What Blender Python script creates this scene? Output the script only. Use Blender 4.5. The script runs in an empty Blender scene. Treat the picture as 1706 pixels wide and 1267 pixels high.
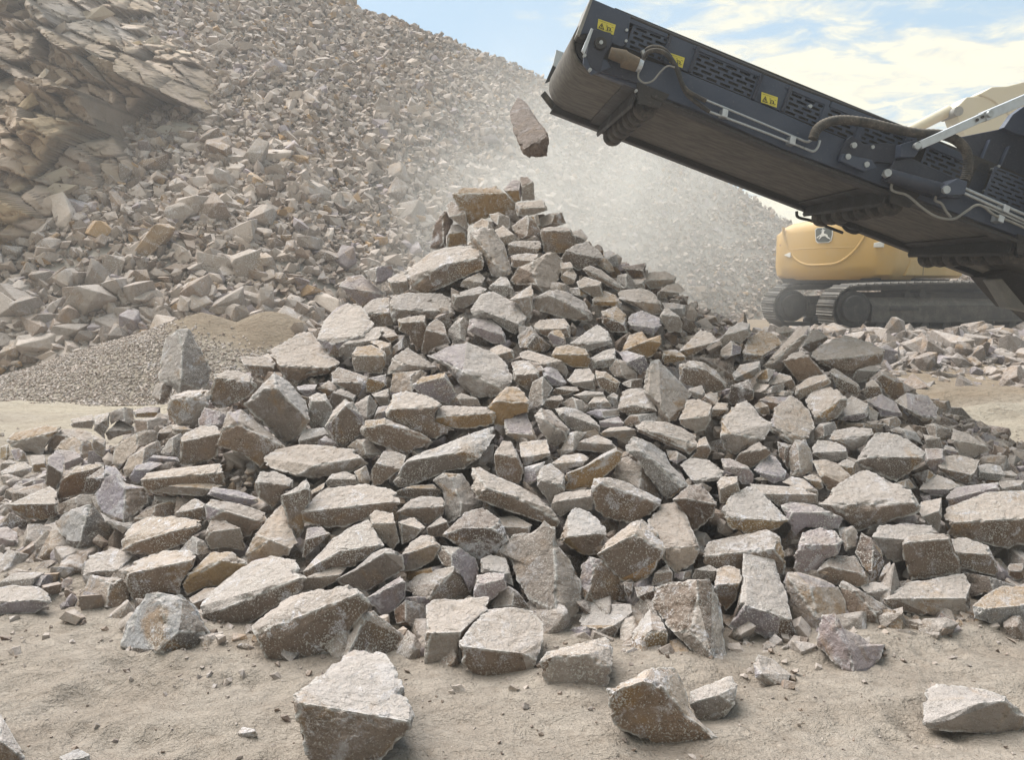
import bpy, bmesh, math, random
import numpy as np
from mathutils import Vector, Matrix

# ------------------------------------------------------------------ scene, camera, light
S = bpy.context.scene
COL = S.collection
W0, H0, F = 1706.0, 1267.0, 1289.0          # photograph frame and focal length in its pixels
PITCH = math.radians(7.0)
CAM = np.array([0.0, 0.0, 1.6])
cam_d = bpy.data.cameras.new('camera'); cam = bpy.data.objects.new('camera', cam_d); COL.objects.link(cam)
cam_d.sensor_fit = 'HORIZONTAL'; cam_d.sensor_width = 36.0; cam_d.lens = 36.0 * F / W0
cam_d.clip_start = 0.05; cam_d.clip_end = 3000
cam.location = CAM; cam.rotation_euler = (math.radians(90) - PITCH, 0, 0)
S.camera = cam
FWD = np.array([0, math.cos(PITCH), -math.sin(PITCH)]); UPV = np.array([0, math.sin(PITCH), math.cos(PITCH)])
RGT = np.array([1.0, 0, 0])

SUN_AZ, SUN_EL = -50.0, 58.0                  # degrees to the right of the view, above the horizon
world = bpy.data.worlds.new('World'); S.world = world; world.use_nodes = True
def build_world():
    nt = world.node_tree; nt.nodes.clear()
    N = nt.nodes.new; L = nt.links.new
    out = N('ShaderNodeOutputWorld'); bg = N('ShaderNodeBackground'); L(bg.outputs[0], out.inputs[0])
    sky = N('ShaderNodeTexSky'); sky.sky_type = 'NISHITA'; sky.sun_disc = False
    sky.sun_elevation = math.radians(SUN_EL); sky.sun_rotation = math.radians(SUN_AZ)
    sky.air_density = 1.0; sky.dust_density = 1.5; sky.ozone_density = 1.5
    bg.inputs[1].default_value = 0.10
    tc = N('ShaderNodeTexCoord')
    sep = N('ShaderNodeSeparateXYZ'); L(tc.outputs['Generated'], sep.inputs[0])
    def math_(op, a, b=None, c=None):
        m = N('ShaderNodeMath'); m.operation = op
        for i, v in enumerate((a, b, c)):
            if v is None: continue
            if isinstance(v, (int, float)): m.inputs[i].default_value = v
            else: L(v, m.inputs[i])
        return m.outputs[0]
    den = math_('ADD', math_('MAXIMUM', sep.outputs[2], 0.0), 0.12)
    comb = N('ShaderNodeCombineXYZ'); L(math_('DIVIDE', sep.outputs[0], den), comb.inputs[0]); L(math_('DIVIDE', sep.outputs[1], den), comb.inputs[1])
    def noise(scale, detail, rough, dist=0.0, off=0.0):
        mp = N('ShaderNodeMapping'); mp.inputs['Location'].default_value = (off, off * .7, 0); mp.inputs['Scale'].default_value = (1.0, 1.25, 1); mp.inputs['Rotation'].default_value = (0,0,.5)
        L(comb.outputs[0], mp.inputs[0])
        n = N('ShaderNodeTexNoise'); n.inputs['Scale'].default_value = scale; n.inputs['Detail'].default_value = detail
        n.inputs['Roughness'].default_value = rough; n.inputs['Distortion'].default_value = dist
        L(mp.outputs[0], n.inputs['Vector']); return n.outputs[0]
    n1 = noise(1.1, 8, .60, .5, 3.1); n2 = noise(7.0, 6, .62, .6, 1.0)
    a = math.radians(28)                      # the bright cloud bank lies to the right, round the hidden sun
    d = math_('ADD', math_('MULTIPLY', sep.outputs[0], math.sin(a)), math_('MULTIPLY', sep.outputs[1], math.cos(a)))
    bank = N('ShaderNodeMapRange'); bank.inputs[1].default_value = .78; bank.inputs[2].default_value = .97; bank.inputs[3].default_value = -.16; bank.inputs[4].default_value = .165
    L(d, bank.inputs[0])
    behind = N('ShaderNodeMapRange'); L(d, behind.inputs[0]); behind.inputs[1].default_value = .45; behind.inputs[2].default_value = -.1; behind.inputs[3].default_value = 0; behind.inputs[4].default_value = .30
    n1 = math_('ADD', n1, behind.outputs[0])
    v = math_('ADD', math_('ADD', n1, math_('MULTIPLY', math_('SUBTRACT', n2, .5), .45)), bank.outputs[0])
    mask = N('ShaderNodeMapRange'); mask.interpolation_type = 'SMOOTHSTEP'
    for i, q in zip((1, 2, 3, 4), (.50, .71, 0, .97)): mask.inputs[i].default_value = q
    L(v, mask.inputs[0])
    ramp = N('ShaderNodeValToRGB'); L(math_('ADD', math_('MULTIPLY', n2, .9), math_('MULTIPLY', n1, .45)), ramp.inputs[0])
    ramp.color_ramp.elements[0].position = .42; ramp.color_ramp.elements[0].color = (3.7, 3.75, 3.5, 1)
    ramp.color_ramp.elements[1].position = .74; ramp.color_ramp.elements[1].color = (5.7, 5.35, 4.1, 1)
    glow = N('ShaderNodeMapRange'); L(d, glow.inputs[0]); glow.inputs[1].default_value = .5; glow.inputs[2].default_value = 1.0; glow.inputs[3].default_value = .72; glow.inputs[4].default_value = 1.12
    cl = N('ShaderNodeVectorMath'); cl.operation = 'SCALE'; L(ramp.outputs[0], cl.inputs[0]); L(glow.outputs[0], cl.inputs[3])
    # thin high veil over the blue
    vm = N('ShaderNodeMix'); vm.data_type = 'RGBA'; vm.inputs[0].default_value = .65
    L(sky.outputs[0], vm.inputs[6]); vm.inputs[7].default_value = (2.35, 3.7, 4.6, 1)
    mix = N('ShaderNodeMix'); mix.data_type = 'RGBA'
    L(mask.outputs[0], mix.inputs[0]); L(vm.outputs[2], mix.inputs[6]); L(cl.outputs[0], mix.inputs[7])
    L(mix.outputs[2], bg.inputs[0])
build_world()
sl = bpy.data.lights.new('sun', 'SUN'); sun = bpy.data.objects.new('sun', sl); COL.objects.link(sun)
sl.energy = 4.4; sl.angle = math.radians(55); sl.color = (1.0, 0.965, 0.92)
sd = Vector((math.sin(math.radians(SUN_AZ)) * math.cos(math.radians(SUN_EL)), math.cos(math.radians(SUN_AZ)) * math.cos(math.radians(SUN_EL)), math.sin(math.radians(SUN_EL))))
sun.rotation_euler = sd.to_track_quat('Z', 'Y').to_euler()
S.view_settings.view_transform = 'Standard'; S.view_settings.look = 'None'; S.view_settings.exposure = 0.80; S.view_settings.gamma = 1.0
S.render.engine = 'CYCLES'
S.cycles.use_denoising = True; S.cycles.use_adaptive_sampling = True; S.cycles.adaptive_threshold = 0.02
S.cycles.max_bounces = 5; S.cycles.diffuse_bounces = 3; S.cycles.glossy_bounces = 2; S.cycles.transmission_bounces = 2; S.cycles.volume_bounces = 1
S.cycles.volume_step_rate = 3.0; S.cycles.volume_max_steps = 48
S.cycles.caustics_reflective = False; S.cycles.caustics_refractive = False

# ------------------------------------------------------------------ helpers
rng = np.random.default_rng(7); random.seed(7)
def ray(px, py):
    return FWD + RGT * ((px - W0 / 2) / F) - UPV * ((py - H0 / 2) / F)
def at(px, py, Y):
    r = ray(px, py); return CAM + r * (Y / r[1])
def hash3(ix, iy, iz):
    h = (ix * 374761393 + iy * 668265263 + iz * 2147483647 * 3 + 1274126177) & 0xFFFFFFFF
    h = ((h ^ (h >> 13)) * 1274126177) & 0xFFFFFFFF
    h = ((h ^ (h >> 15)) * 2246822519) & 0xFFFFFFFF
    return ((h ^ (h >> 16)) & 0xFFFFFF) / float(0xFFFFFF)
def vnoise(p):
    """value noise, p (n,3) -> -1..1"""
    i = np.floor(p).astype(np.int64); f = p - i; f = f * f * (3 - 2 * f)
    r = 0
    for dx in (0, 1):
        wx = f[:, 0] if dx else 1 - f[:, 0]
        for dy in (0, 1):
            wy = f[:, 1] if dy else 1 - f[:, 1]
            for dz in (0, 1):
                wz = f[:, 2] if dz else 1 - f[:, 2]
                r = r + wx * wy * wz * hash3(i[:, 0] + dx, i[:, 1] + dy, i[:, 2] + dz)
    return r * 2 - 1
def fbm(p, o=4, g=.5):
    r = 0; a = 1; t = 0
    for k in range(o):
        r = r + a * vnoise(p * (2 ** k) + 17.3 * k); t += a; a *= g
    return r / t
def sstep(a, b, x):
    t = np.clip((x - a) / (b - a), 0, 1); return t * t * (3 - 2 * t)
def raw_mesh(name, V, Fc, nper=3):
    me = bpy.data.meshes.new(name)
    V = np.asarray(V, np.float32); Fc = np.asarray(Fc, np.int32)
    me.vertices.add(len(V)); me.vertices.foreach_set('co', V.ravel())
    me.loops.add(Fc.size); me.loops.foreach_set('vertex_index', Fc.ravel())
    me.polygons.add(len(Fc)); me.polygons.foreach_set('loop_start', np.arange(0, Fc.size, nper, dtype=np.int32))
    me.polygons.foreach_set('loop_total', np.full(len(Fc), nper, np.int32))
    me.update(calc_edges=True); return me
def add_attrs(me, rgb, edge):
    n = len(me.vertices); dom = 'POINT'
    if len(rgb) == len(me.polygons) and len(rgb) != n: n = len(rgb); dom = 'FACE'
    a = me.attributes.new('tint', 'FLOAT_COLOR', dom)
    c = np.ones((n, 4), np.float32); c[:, :3] = rgb; a.data.foreach_set('color', c.ravel())
    e = me.attributes.new('wear', 'FLOAT', 'POINT'); e.data.foreach_set('value', np.asarray(edge, np.float32))
def link(name, me, mat, parent=None, smooth=True):
    o = bpy.data.objects.new(name, me); COL.objects.link(o)
    if mat: me.materials.append(mat)
    me.polygons.foreach_set('use_smooth', np.full(len(me.polygons), bool(smooth)))
    if parent: o.parent = parent
    return o
def empty(name, loc=(0, 0, 0)):
    o = bpy.data.objects.new(name, None); o.location = loc; COL.objects.link(o); return o
def tag(o, label=None, cat=None, group=None, kind=None):
    if label: o['label'] = label
    if cat: o['category'] = cat
    if group: o['group'] = group
    if kind: o['kind'] = kind
    return o

# ------------------------------------------------------------------ materials
def new_mat(name):
    m = bpy.data.materials.new(name); m.use_nodes = True
    nt = m.node_tree; b = nt.nodes['Principled BSDF']; return m, nt, b
class NB:
    def __init__(s, nt): s.nt = nt
    def n(s, t, **k):
        x = s.nt.nodes.new(t)
        for a, v in k.items(): setattr(x, a, v)
        return x
    def l(s, a, b): s.nt.links.new(a, b)
    def noise(s, scale, detail=4, rough=.55, vec=None, dist=0):
        x = s.n('ShaderNodeTexNoise'); x.inputs['Scale'].default_value = scale; x.inputs['Detail'].default_value = detail
        x.inputs['Roughness'].default_value = rough; x.inputs['Distortion'].default_value = dist
        if vec is not None: s.l(vec, x.inputs['Vector'])
        return x.outputs[0]
    def mr(s, v, a, b, c, d, smooth=True):
        x = s.n('ShaderNodeMapRange')
        if smooth: x.interpolation_type = 'SMOOTHSTEP'
        for i, q in zip((1, 2, 3, 4), (a, b, c, d)): x.inputs[i].default_value = q
        s.l(v, x.inputs[0]); return x.outputs[0]
    def m(s, op, a, b=None):
        x = s.n('ShaderNodeMath', operation=op)
        for i, v in enumerate((a, b)):
            if v is None: continue
            if isinstance(v, (int, float)): x.inputs[i].default_value = v
            else: s.l(v, x.inputs[i])
        return x.outputs[0]
    def mix(s, f, a, b, mode='MIX'):
        x = s.n('ShaderNodeMix', data_type='RGBA', blend_type=mode)
        for i, v in ((0, f), (6, a), (7, b)):
            if isinstance(v, (int, float)): x.inputs[i].default_value = v
            elif isinstance(v, tuple): x.inputs[i].default_value = v + (1,)
            else: s.l(v, x.inputs[i])
        return x.outputs[2]
    def bump(s, h, dist, strength=1.0, prev=None):
        x = s.n('ShaderNodeBump'); x.inputs['Distance'].default_value = dist; x.inputs['Strength'].default_value = strength
        s.l(h, x.inputs['Height'])
        if prev is not None: s.l(prev, x.inputs['Normal'])
        return x.outputs[0]
def rock_mat(name, fine=1.0, dust=.55, white=1.0, bumps=1.0):
    m, nt, b = new_mat(name); q = NB(nt)
    g = q.n('ShaderNodeNewGeometry'); pos = g.outputs['Position']
    at_ = q.n('ShaderNodeAttribute', attribute_name='tint'); we = q.n('ShaderNodeAttribute', attribute_name='wear')
    base = at_.outputs['Color']
    oi = q.n('ShaderNodeObjectInfo').outputs['Random']
    r1 = q.mr(oi, 0, 1, .15, 1.0, False); r2 = q.mr(q.m('FRACT', q.m('MULTIPLY', oi, 7.31)), 0, 1, .1, 1.0, False); r3 = q.mr(q.m('FRACT', q.m('MULTIPLY', oi, 13.7)), 0, 1, 0, 1.0, False)
    n_lo = q.noise(7 * fine, 5, .6, pos, .4); n_mid = q.noise(28 * fine, 5, .65, pos, .2); n_hi = q.noise(130 * fine, 3, .7, pos); n_x = q.noise(300 * fine, 2, .7, pos)
    c = q.mix(q.mr(n_lo, .3, .7, 0, 1), base, q.mix(1.0, base, (.72, .70, .68), 'MULTIPLY'))
    # rusty staining in soft patches
    c = q.mix(q.m('MULTIPLY', r3, q.mr(q.noise(4.5 * fine, 4, .6, pos, .8), .52, .68, 0, .75)), c, (.30, .18, .075))
    # dark pits
    c = q.mix(q.mr(n_mid, .30, .42, .55, 0), c, q.mix(1.0, c, (.45, .42, .38), 'MULTIPLY'))
    c = q.mix(q.mr(n_x, .30, .44, .5, 0), c, q.mix(1.0, c, (.5, .47, .43), 'MULTIPLY'))
    # white crushed flecks and crusts
    c = q.mix(q.m('MULTIPLY', r1, q.mr(q.m('ADD', n_hi, q.mr(n_lo, .35, .65, -.05, .05)), .555, .63, 0, .85 * white)), c, (.68, .66, .62))
    c = q.mix(q.m('MULTIPLY', r2, q.m('MULTIPLY', q.mr(q.noise(5.5 * fine, 6, .65, pos, .6), .56, .66, 0, .85 * white), q.mr(n_mid, .38, .55, .15, 1))), c, (.62, .61, .64))
    # bruised, pale edges
    ed = q.m('MULTIPLY', we.outputs['Fac'], q.mr(n_mid, .35, .62, .1, 1))
    c = q.mix(q.m('MULTIPLY', ed, .95 * white), c, (.66, .65, .63))
    # dust that settled on faces looking up
    sx = q.n('ShaderNodeSeparateXYZ'); q.l(g.outputs['Normal'], sx.inputs[0])
    d = q.m('MULTIPLY', q.mr(sx.outputs[2], .35, .9, 0, dust), q.mr(n_mid, .3, .6, .25, 1))
    c = q.mix(d, c, (.468, .416, .382))
    # fresh crushed crust, whitish with a lilac cast, on whatever face it lies
    c = q.mix(q.m('MULTIPLY', r1, q.m('MULTIPLY', q.mr(q.noise(9 * fine, 6, .7, pos, .9), .55, .63, 0, .8 * white), q.mr(n_hi, .40, .56, .15, 1))), c, (.64, .635, .675))
    q.l(c, b.inputs['Base Color']); b.inputs['Roughness'].default_value = .92; b.inputs['Specular IOR Level'].default_value = .22
    nb = q.bump(q.noise(14 * fine, 6, .7, pos, .3), .035 / fine * bumps, .7); nb = q.bump(n_mid, .022 / fine * bumps, .9, nb); nb = q.bump(n_hi, .006 / fine * bumps, .8, nb)
    q.l(nb, b.inputs['Normal'])
    return m
M_STONE = rock_mat('split stone')
M_FALL = rock_mat('falling stone', 1.0, .12, .35)
M_RUB = rock_mat('rubble stone', .8, .35, .5, .5)
M_TALUS = rock_mat('slope stone', .35, .28, .5, .18)
def ground_mat():
    m, nt, b = new_mat('sandy ground'); q = NB(nt)
    g = q.n('ShaderNodeNewGeometry'); pos = g.outputs['Position']
    at_ = q.n('ShaderNodeAttribute', attribute_name='tint')
    mp = q.n('ShaderNodeMapping'); mp.inputs['Scale'].default_value = (1, 1.5, 1); mp.inputs['Rotation'].default_value = (0, 0, .35); q.l(pos, mp.inputs[0])
    n1 = q.noise(2.2, 5, .6, mp.outputs[0], .4); n2 = q.noise(14, 5, .65, mp.outputs[0], .3); n3 = q.noise(90, 4, .6, pos)
    c = at_.outputs['Color']
    c = q.mix(q.mr(n1, .35, .7, 0, .6), c, q.mix(1.0, c, (.74, .70, .66), 'MULTIPLY'))
    c = q.mix(q.mr(n2, .32, .48, .42, 0), c, q.mix(1.0, c, (.6, .56, .52), 'MULTIPLY'))
    c = q.mix(q.mr(n3, .62, .72, 0, .35), c, (.60, .55, .47))
    c = q.mix(q.mr(n3, .28, .38, .45, 0), c, q.mix(1.0, c, (.5, .46, .42), 'MULTIPLY'))
    q.l(c, b.inputs['Base Color']); b.inputs['Roughness'].default_value = .95; b.inputs['Specular IOR Level'].default_value = .15
    nb = q.bump(q.noise(5, 6, .65, mp.outputs[0], .8), .10, .6); nb = q.bump(n2, .05, .9, nb); nb = q.bump(n3, .008, .9, nb); q.l(nb, b.inputs['Normal'])
    return m
M_GROUND = ground_mat()
def cliff_mat():
    m, nt, b = new_mat('bedrock'); q = NB(nt)
    g = q.n('ShaderNodeNewGeometry'); pos = g.outputs['Position']
    at_ = q.n('ShaderNodeAttribute', attribute_name='tint'); we = q.n('ShaderNodeAttribute', attribute_name='wear')
    mp = q.n('ShaderNodeMapping'); mp.inputs['Scale'].default_value = (1, 1, 1.7); mp.inputs['Rotation'].default_value = (0, .55, 0); q.l(pos, mp.inputs[0])
    n1 = q.noise(.7, 5, .6, pos, .5); n2 = q.noise(3.0, 6, .65, mp.outputs[0], .5); n3 = q.noise(11, 5, .65, pos)
    c = at_.outputs['Color']
    c = q.mix(q.mr(n1, .4, .66, 0, .6), c, (.29, .225, .15))
    c = q.mix(q.mr(n2, .32, .48, .6, 0), c, q.mix(1.0, c, (.5, .47, .45), 'MULTIPLY'))
    c = q.mix(q.mr(n2, .56, .72, 0, .35), c, (.42, .39, .35))
    c = q.mix(q.mr(n3, .6, .72, 0, .3), c, (.48, .46, .42))
    c = q.mix(q.m('MULTIPLY', we.outputs['Fac'], .8), c, (.07, .06, .05))
    q.l(c, b.inputs['Base Color']); b.inputs['Roughness'].default_value = .93; b.inputs['Specular IOR Level'].default_value = .2
    nb = q.bump(n2, .06, .7); nb = q.bump(n3, .03, .8, nb); q.l(nb, b.inputs['Normal'])
    return m
M_CLIFF = cliff_mat()
def paint(name, col, rough=.45, metal=0.0, dust=.35, dustcol=(.36, .31, .25), scale=6, spec=.5):
    m, nt, b = new_mat(name); q = NB(nt)
    g = q.n('ShaderNodeNewGeometry'); pos = g.outputs['Position']
    n1 = q.noise(scale, 6, .65, pos, .3); n2 = q.noise(scale * 9, 4, .6, pos)
    sx = q.n('ShaderNodeSeparateXYZ'); q.l(g.outputs['Normal'], sx.inputs[0])
    f = q.m('ADD', q.mr(n1, .38, .72, .04, dust), q.mr(sx.outputs[2], .4, .95, 0, dust))
    f = q.m('MULTIPLY', f, q.mr(n2, .3, .65, .55, 1))
    c = q.mix(f, tuple(col), dustcol)
    c = q.mix(q.mr(n2, .63, .72, 0, .12), c, (.5, .48, .44))
    q.l(c, b.inputs['Base Color']); b.inputs['Metallic'].default_value = metal
    q.l(q.mr(n1, .3, .7, rough, min(1, rough + .3)), b.inputs['Roughness']); b.inputs['Specular IOR Level'].default_value = spec
    q.l(q.bump(n2, .002, .5), b.inputs['Normal'])
    return m
M_NAVY = paint('dark blue grey paint', (.034, .048, .082), .42, dust=.05, dustcol=(.22, .21, .21))
M_NAVY2 = paint('darker blue grey paint', (.018, .025, .046), .5, dust=.04)
M_BLACK = paint('black steel', (.010, .010, .012), .5, dust=.10)
M_BELTU = None
def belt_mat():
    m, nt, b = new_mat('dusty conveyor rubber'); q = NB(nt)
    g = q.n('ShaderNodeNewGeometry'); pos = g.outputs['Position']
    mp = q.n('ShaderNodeMapping'); mp.inputs['Rotation'].default_value = (0, .338, -.09); mp.inputs['Scale'].default_value = (.5, 4, 4); q.l(pos, mp.inputs[0])
    n1 = q.noise(5, 6, .6, mp.outputs[0], .2); n2 = q.noise(60, 4, .6, pos)
    c = q.mix(q.mr(n1, .3, .7, .2, 1), (.046, .042, .037), (.142, .128, .107))
    c = q.mix(q.mr(n2, .6, .75, 0, .25), c, (.30, .26, .21))
    q.l(c, b.inputs['Base Color']); b.inputs['Roughness'].default_value = .85
    return m
M_BELT = belt_mat()
M_RUBBER = paint('dusty black rubber', (.018, .017, .017), .7, dust=.35, scale=12)
M_STEEL = paint('galvanised steel', (.50, .53, .56), .38, .75, dust=.12, dustcol=(.42, .40, .36), scale=22)
M_CHROME = paint('bright steel', (.42, .44, .45), .32, .85, dust=.25, dustcol=(.25, .24, .22), scale=30)
M_MUD = paint('mud caked metal', (.10, .080, .058), .8, dust=.5, dustcol=(.25, .18, .11), scale=14)
M_STICK = paint('yellow sticker', (.62, .55, .06), .5, dust=.25, scale=40)
M_INK = paint('black ink', (.015, .015, .015), .6, dust=.1)
M_YELLOW = paint('dusty yellow paint', (.50, .305, .075), .42, dust=.27, dustcol=(.42, .34, .22), scale=2.2)
M_YELLHAZE = paint('haze-paled yellow paint', (.56, .50, .36), .5, dust=.5, dustcol=(.55, .51, .43), scale=2)  # distance haze put into the colour of the far boom
M_TRACK = paint('dusty track steel', (.05, .048, .046), .6, .2, dust=.5, dustcol=(.27, .25, .22), scale=5)
M_TRACKD = paint('dark track steel', (.022, .022, .024), .6, .2, dust=.5, dustcol=(.16, .15, .14), scale=5)
M_RED = paint('faded red reflector', (.30, .07, .06), .5, dust=.4)
M_WHITE = paint('white paint', (.75, .74, .70), .5, dust=.2)
M_BADGE = paint('dark green grey badge', (.035, .05, .045), .5, dust=.2)
M_GLOW = paint('amber beacon lens', (.75, .62, .25), .3, dust=.1)
M_CAB = paint('grey cowl', (.20, .20, .19), .6, dust=.6, dustcol=(.38, .36, .32))

# ------------------------------------------------------------------ terrain
RIDGE = [(-700, -700), (-300, -430), (0, -290), (300, -130), (560, -1), (620, 23), (700, 48), (780, 78), (860, 106), (905, 126), (960, 160), (1040, 205), (1120, 245), (1230, 312), (1320, 372), (1450, 425), (1800, 470), (2300, 500)]
RY = 29.0
_rp = np.array([at(a, b, RY) for a, b in RIDGE]); RX, RZ = _rp[:, 0], _rp[:, 2]
def benchz(x, y):
    return 0.62 * sstep(10.6, 13.6, y) * sstep(1.0, 4.0, x) + .35 * sstep(11.5, 14, y) * (1 - sstep(1.0, 4.0, x))
def groundz(x, y):
    x = np.asarray(x, float); y = np.asarray(y, float)
    p = np.stack([x, y, 0 * x], -1).reshape(-1, 3)
    w_ = p + .25 * np.stack([fbm(p * 1.7 + 30, 2), fbm(p * 1.7 + 60, 2), 0 * p[:, 0]], -1)
    und = (.034 * fbm(p * .8, 3) + .036 * (1 - np.abs(fbm(w_ * np.array([1.8, 3.6, 1]) + 5, 2)) * 2) * sstep(-.2, .5, fbm(p * .9 + 80, 2)) + .016 * fbm(w_ * np.array([4, 6, 1]) + 15, 3) + .008 * fbm(p * 13 + 9, 3)).reshape(x.shape)
    z = benchz(x, y)
    # low spoil bank at the right, driven flat in two lanes
    z = z + .30 * sstep(7.6, 9.6, y) * sstep(4.4, 6.0, x) * (1 - sstep(10.6, 12.5, y)) * .6
    z = z + .035 * np.sin((y - .22 * x) * 9) * sstep(4.6, 5.5, x) * sstep(5.5, 6.5, y) * (1 - sstep(9.5, 10.5, y))
    ph = y - .30 * x + .25 * fbm(p * .5 + 44, 2).reshape(x.shape)
    for c0 in (2.15, 2.62):
        z = z - .022 * np.exp(-((ph - c0) / .10) ** 2) * (1 + .5 * np.sin((x + y * .3) * 48)) * sstep(.2, 1.6, x) + .012 * np.exp(-((ph - c0 - .16) / .06) ** 2) * sstep(.2, 1.6, x)
    ph2 = y + .42 * x
    for c0 in (2.0, 2.5):
        z = z - .018 * np.exp(-((ph2 - c0) / .10) ** 2) * (1 + .5 * np.sin((x - y * .3) * 48)) * sstep(-.2, -1.0, x)
    return z + und
def talusz(x, y):
    x = np.asarray(x, float); y = np.asarray(y, float)
    zr = np.interp(x * RY / np.maximum(y, 8) * .55 + x * .45, RX, RZ); base = .5
    yf = np.maximum(RY - (zr - base) / .68, 12.6 + 0 * x)
    t = (y - yf) / (RY - yf)
    p = np.stack([x, y, 0 * x], -1).reshape(-1, 3)
    lump = (.34 * fbm(p * .28, 3) + .10 * fbm(p * 1.3 + 3, 3)).reshape(x.shape)
    z = base + (zr - base) * np.minimum(t, 1) - np.maximum(t - 1, 0) * 7 + lump * np.clip(t * 6 + .3, 0, 1) * (1 - .6 * sstep(.9, 1, t))
    return z
# the heap of split stone under the belt
AX, AY, AH = 0.06, 6.6, 2.33
def heapz(x, y):
    x = np.asarray(x, float); y = np.asarray(y, float)
    dx, dy = x - AX, y - AY
    r = np.hypot(dx, dy) + 1e-6
    th = np.arctan2(dy, dx)
    cs, sn = np.cos(th), np.sin(th)
    rx = np.where(cs > 0, 4.9, 3.9); ry = np.where(sn > 0, 3.6, 3.35)
    R = 1 / np.sqrt((cs / rx) ** 2 + (sn / ry) ** 2)
    t = r / R
    return AH * np.clip(1 - t, -1, 1) ** 1.0 * (1 - .10 * np.sin(np.clip(t, 0, 1) * math.pi))
def surf(x, y):
    return np.maximum(np.maximum(heapz(x, y), 0), 0)
def grid_mesh(name, xs, ys, zf):
    X, Y = np.meshgrid(xs, ys); Z = zf(X, Y)
    V = np.stack([X, Y, Z], -1).reshape(-1, 3); nx, ny = len(xs), len(ys)
    i = np.arange(nx * ny).reshape(ny, nx)
    Fc = np.stack([i[:-1, :-1], i[:-1, 1:], i[1:, 1:], i[1:, :-1]], -1).reshape(-1, 4)
    return raw_mesh(name, V, Fc, 4), V
xs = np.concatenate([np.linspace(-900, -60, 8), np.linspace(-50, -12, 14), np.linspace(-8.5, 8.5, 560), np.linspace(12, 50, 14), np.linspace(60, 900, 8)])
ys = np.concatenate([np.linspace(-900, -20, 6), np.linspace(-10, 1, 8), np.linspace(1.3, 7, 320), np.linspace(7.05, 13, 130), np.linspace(13.5, 40, 12), np.linspace(60, 1500, 8)])
me, V = grid_mesh('ground', xs, ys, groundz)
sand = np.array([.342, .298, .254]); pale = np.array([.43, .38, .305]); warm = np.array([.29, .228, .16])
pn = fbm(V * np.array([.5, 1.6, 1]), 4)[:, None]
wp = (sstep(-2.6, -4.2, V[:, 0] + .1 * (V[:, 1] - 9)) * sstep(7.0, 8.4, V[:, 1]) + sstep(4.0, 5.2, V[:, 0]) * sstep(6.0, 6.8, V[:, 1]) * (1 - sstep(9.3, 9.9, V[:, 1] - .25 * (V[:, 0] - 6))))
wp = np.clip(wp, 0, 1)[:, None]
wv = (sstep(4.0, 5.2, V[:, 0]) * sstep(9.3, 9.9, V[:, 1] - .25 * (V[:, 0] - 6)))[:, None]
c = sand + (pale - sand) * np.clip(wp * (.8 + .5 * pn), 0, 1); c = c + (warm - c) * np.clip(wv * (.8 + .3 * pn), 0, 1)
add_attrs(me, c * (1 + .06 * pn), np.zeros(len(V)))
g_o = link('ground', me, M_GROUND); tag(g_o, kind='structure')

xs = np.linspace(-34, 30, 260); ys = np.concatenate([np.linspace(10.5, 31, 150), np.linspace(32, 45, 8)])
me, V = grid_mesh('hillside', xs, ys, lambda x, y: np.maximum(talusz(x, y), -1.0) - .06)
pn = fbm(V * .5, 4)[:, None]
add_attrs(me, np.array([.30, .272, .235]) * (1 + .25 * pn), np.zeros(len(V)))
tag(link('hillside', me, M_TALUS), kind='structure')

# ------------------------------------------------------------------ stone kit
def ico(sub):
    bm = bmesh.new(); bmesh.ops.create_icosphere(bm, subdivisions=sub, radius=1.0)
    bm.verts.ensure_lookup_table()
    V = np.array([v.co[:] for v in bm.verts]); Fc = np.array([[v.index for v in f.verts] for f in bm.faces]); bm.free()
    return V, Fc
ICO = {k: ico(k) for k in (2, 3, 4, 5, 6)}
def hull_planes(P):
    bm = bmesh.new()
    for p in P: bm.verts.new(p)
    r = bmesh.ops.convex_hull(bm, input=bm.verts[:])
    c = np.mean(P, 0); pl = []
    for f in bm.faces:
        if f.calc_area() < 1e-9: continue
        n = np.array(f.normal[:]); n /= (np.linalg.norm(n) + 1e-12); p = np.array(f.verts[0].co[:])
        d = n @ (p - c)
        if d < 0: n, d = -n, -d
        pl.append((*n, d))
    bm.free()
    pl = np.array(pl)
    # merge nearly parallel planes
    keep = []
    size = np.abs(pl[:, 3]).max()
    for q in pl:
        for k in keep:
            if q[:3] @ k[:3] > .985 and abs(q[3] - k[3]) < .06 * size: break
        else: keep.append(q)
    return np.array(keep), c
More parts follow.
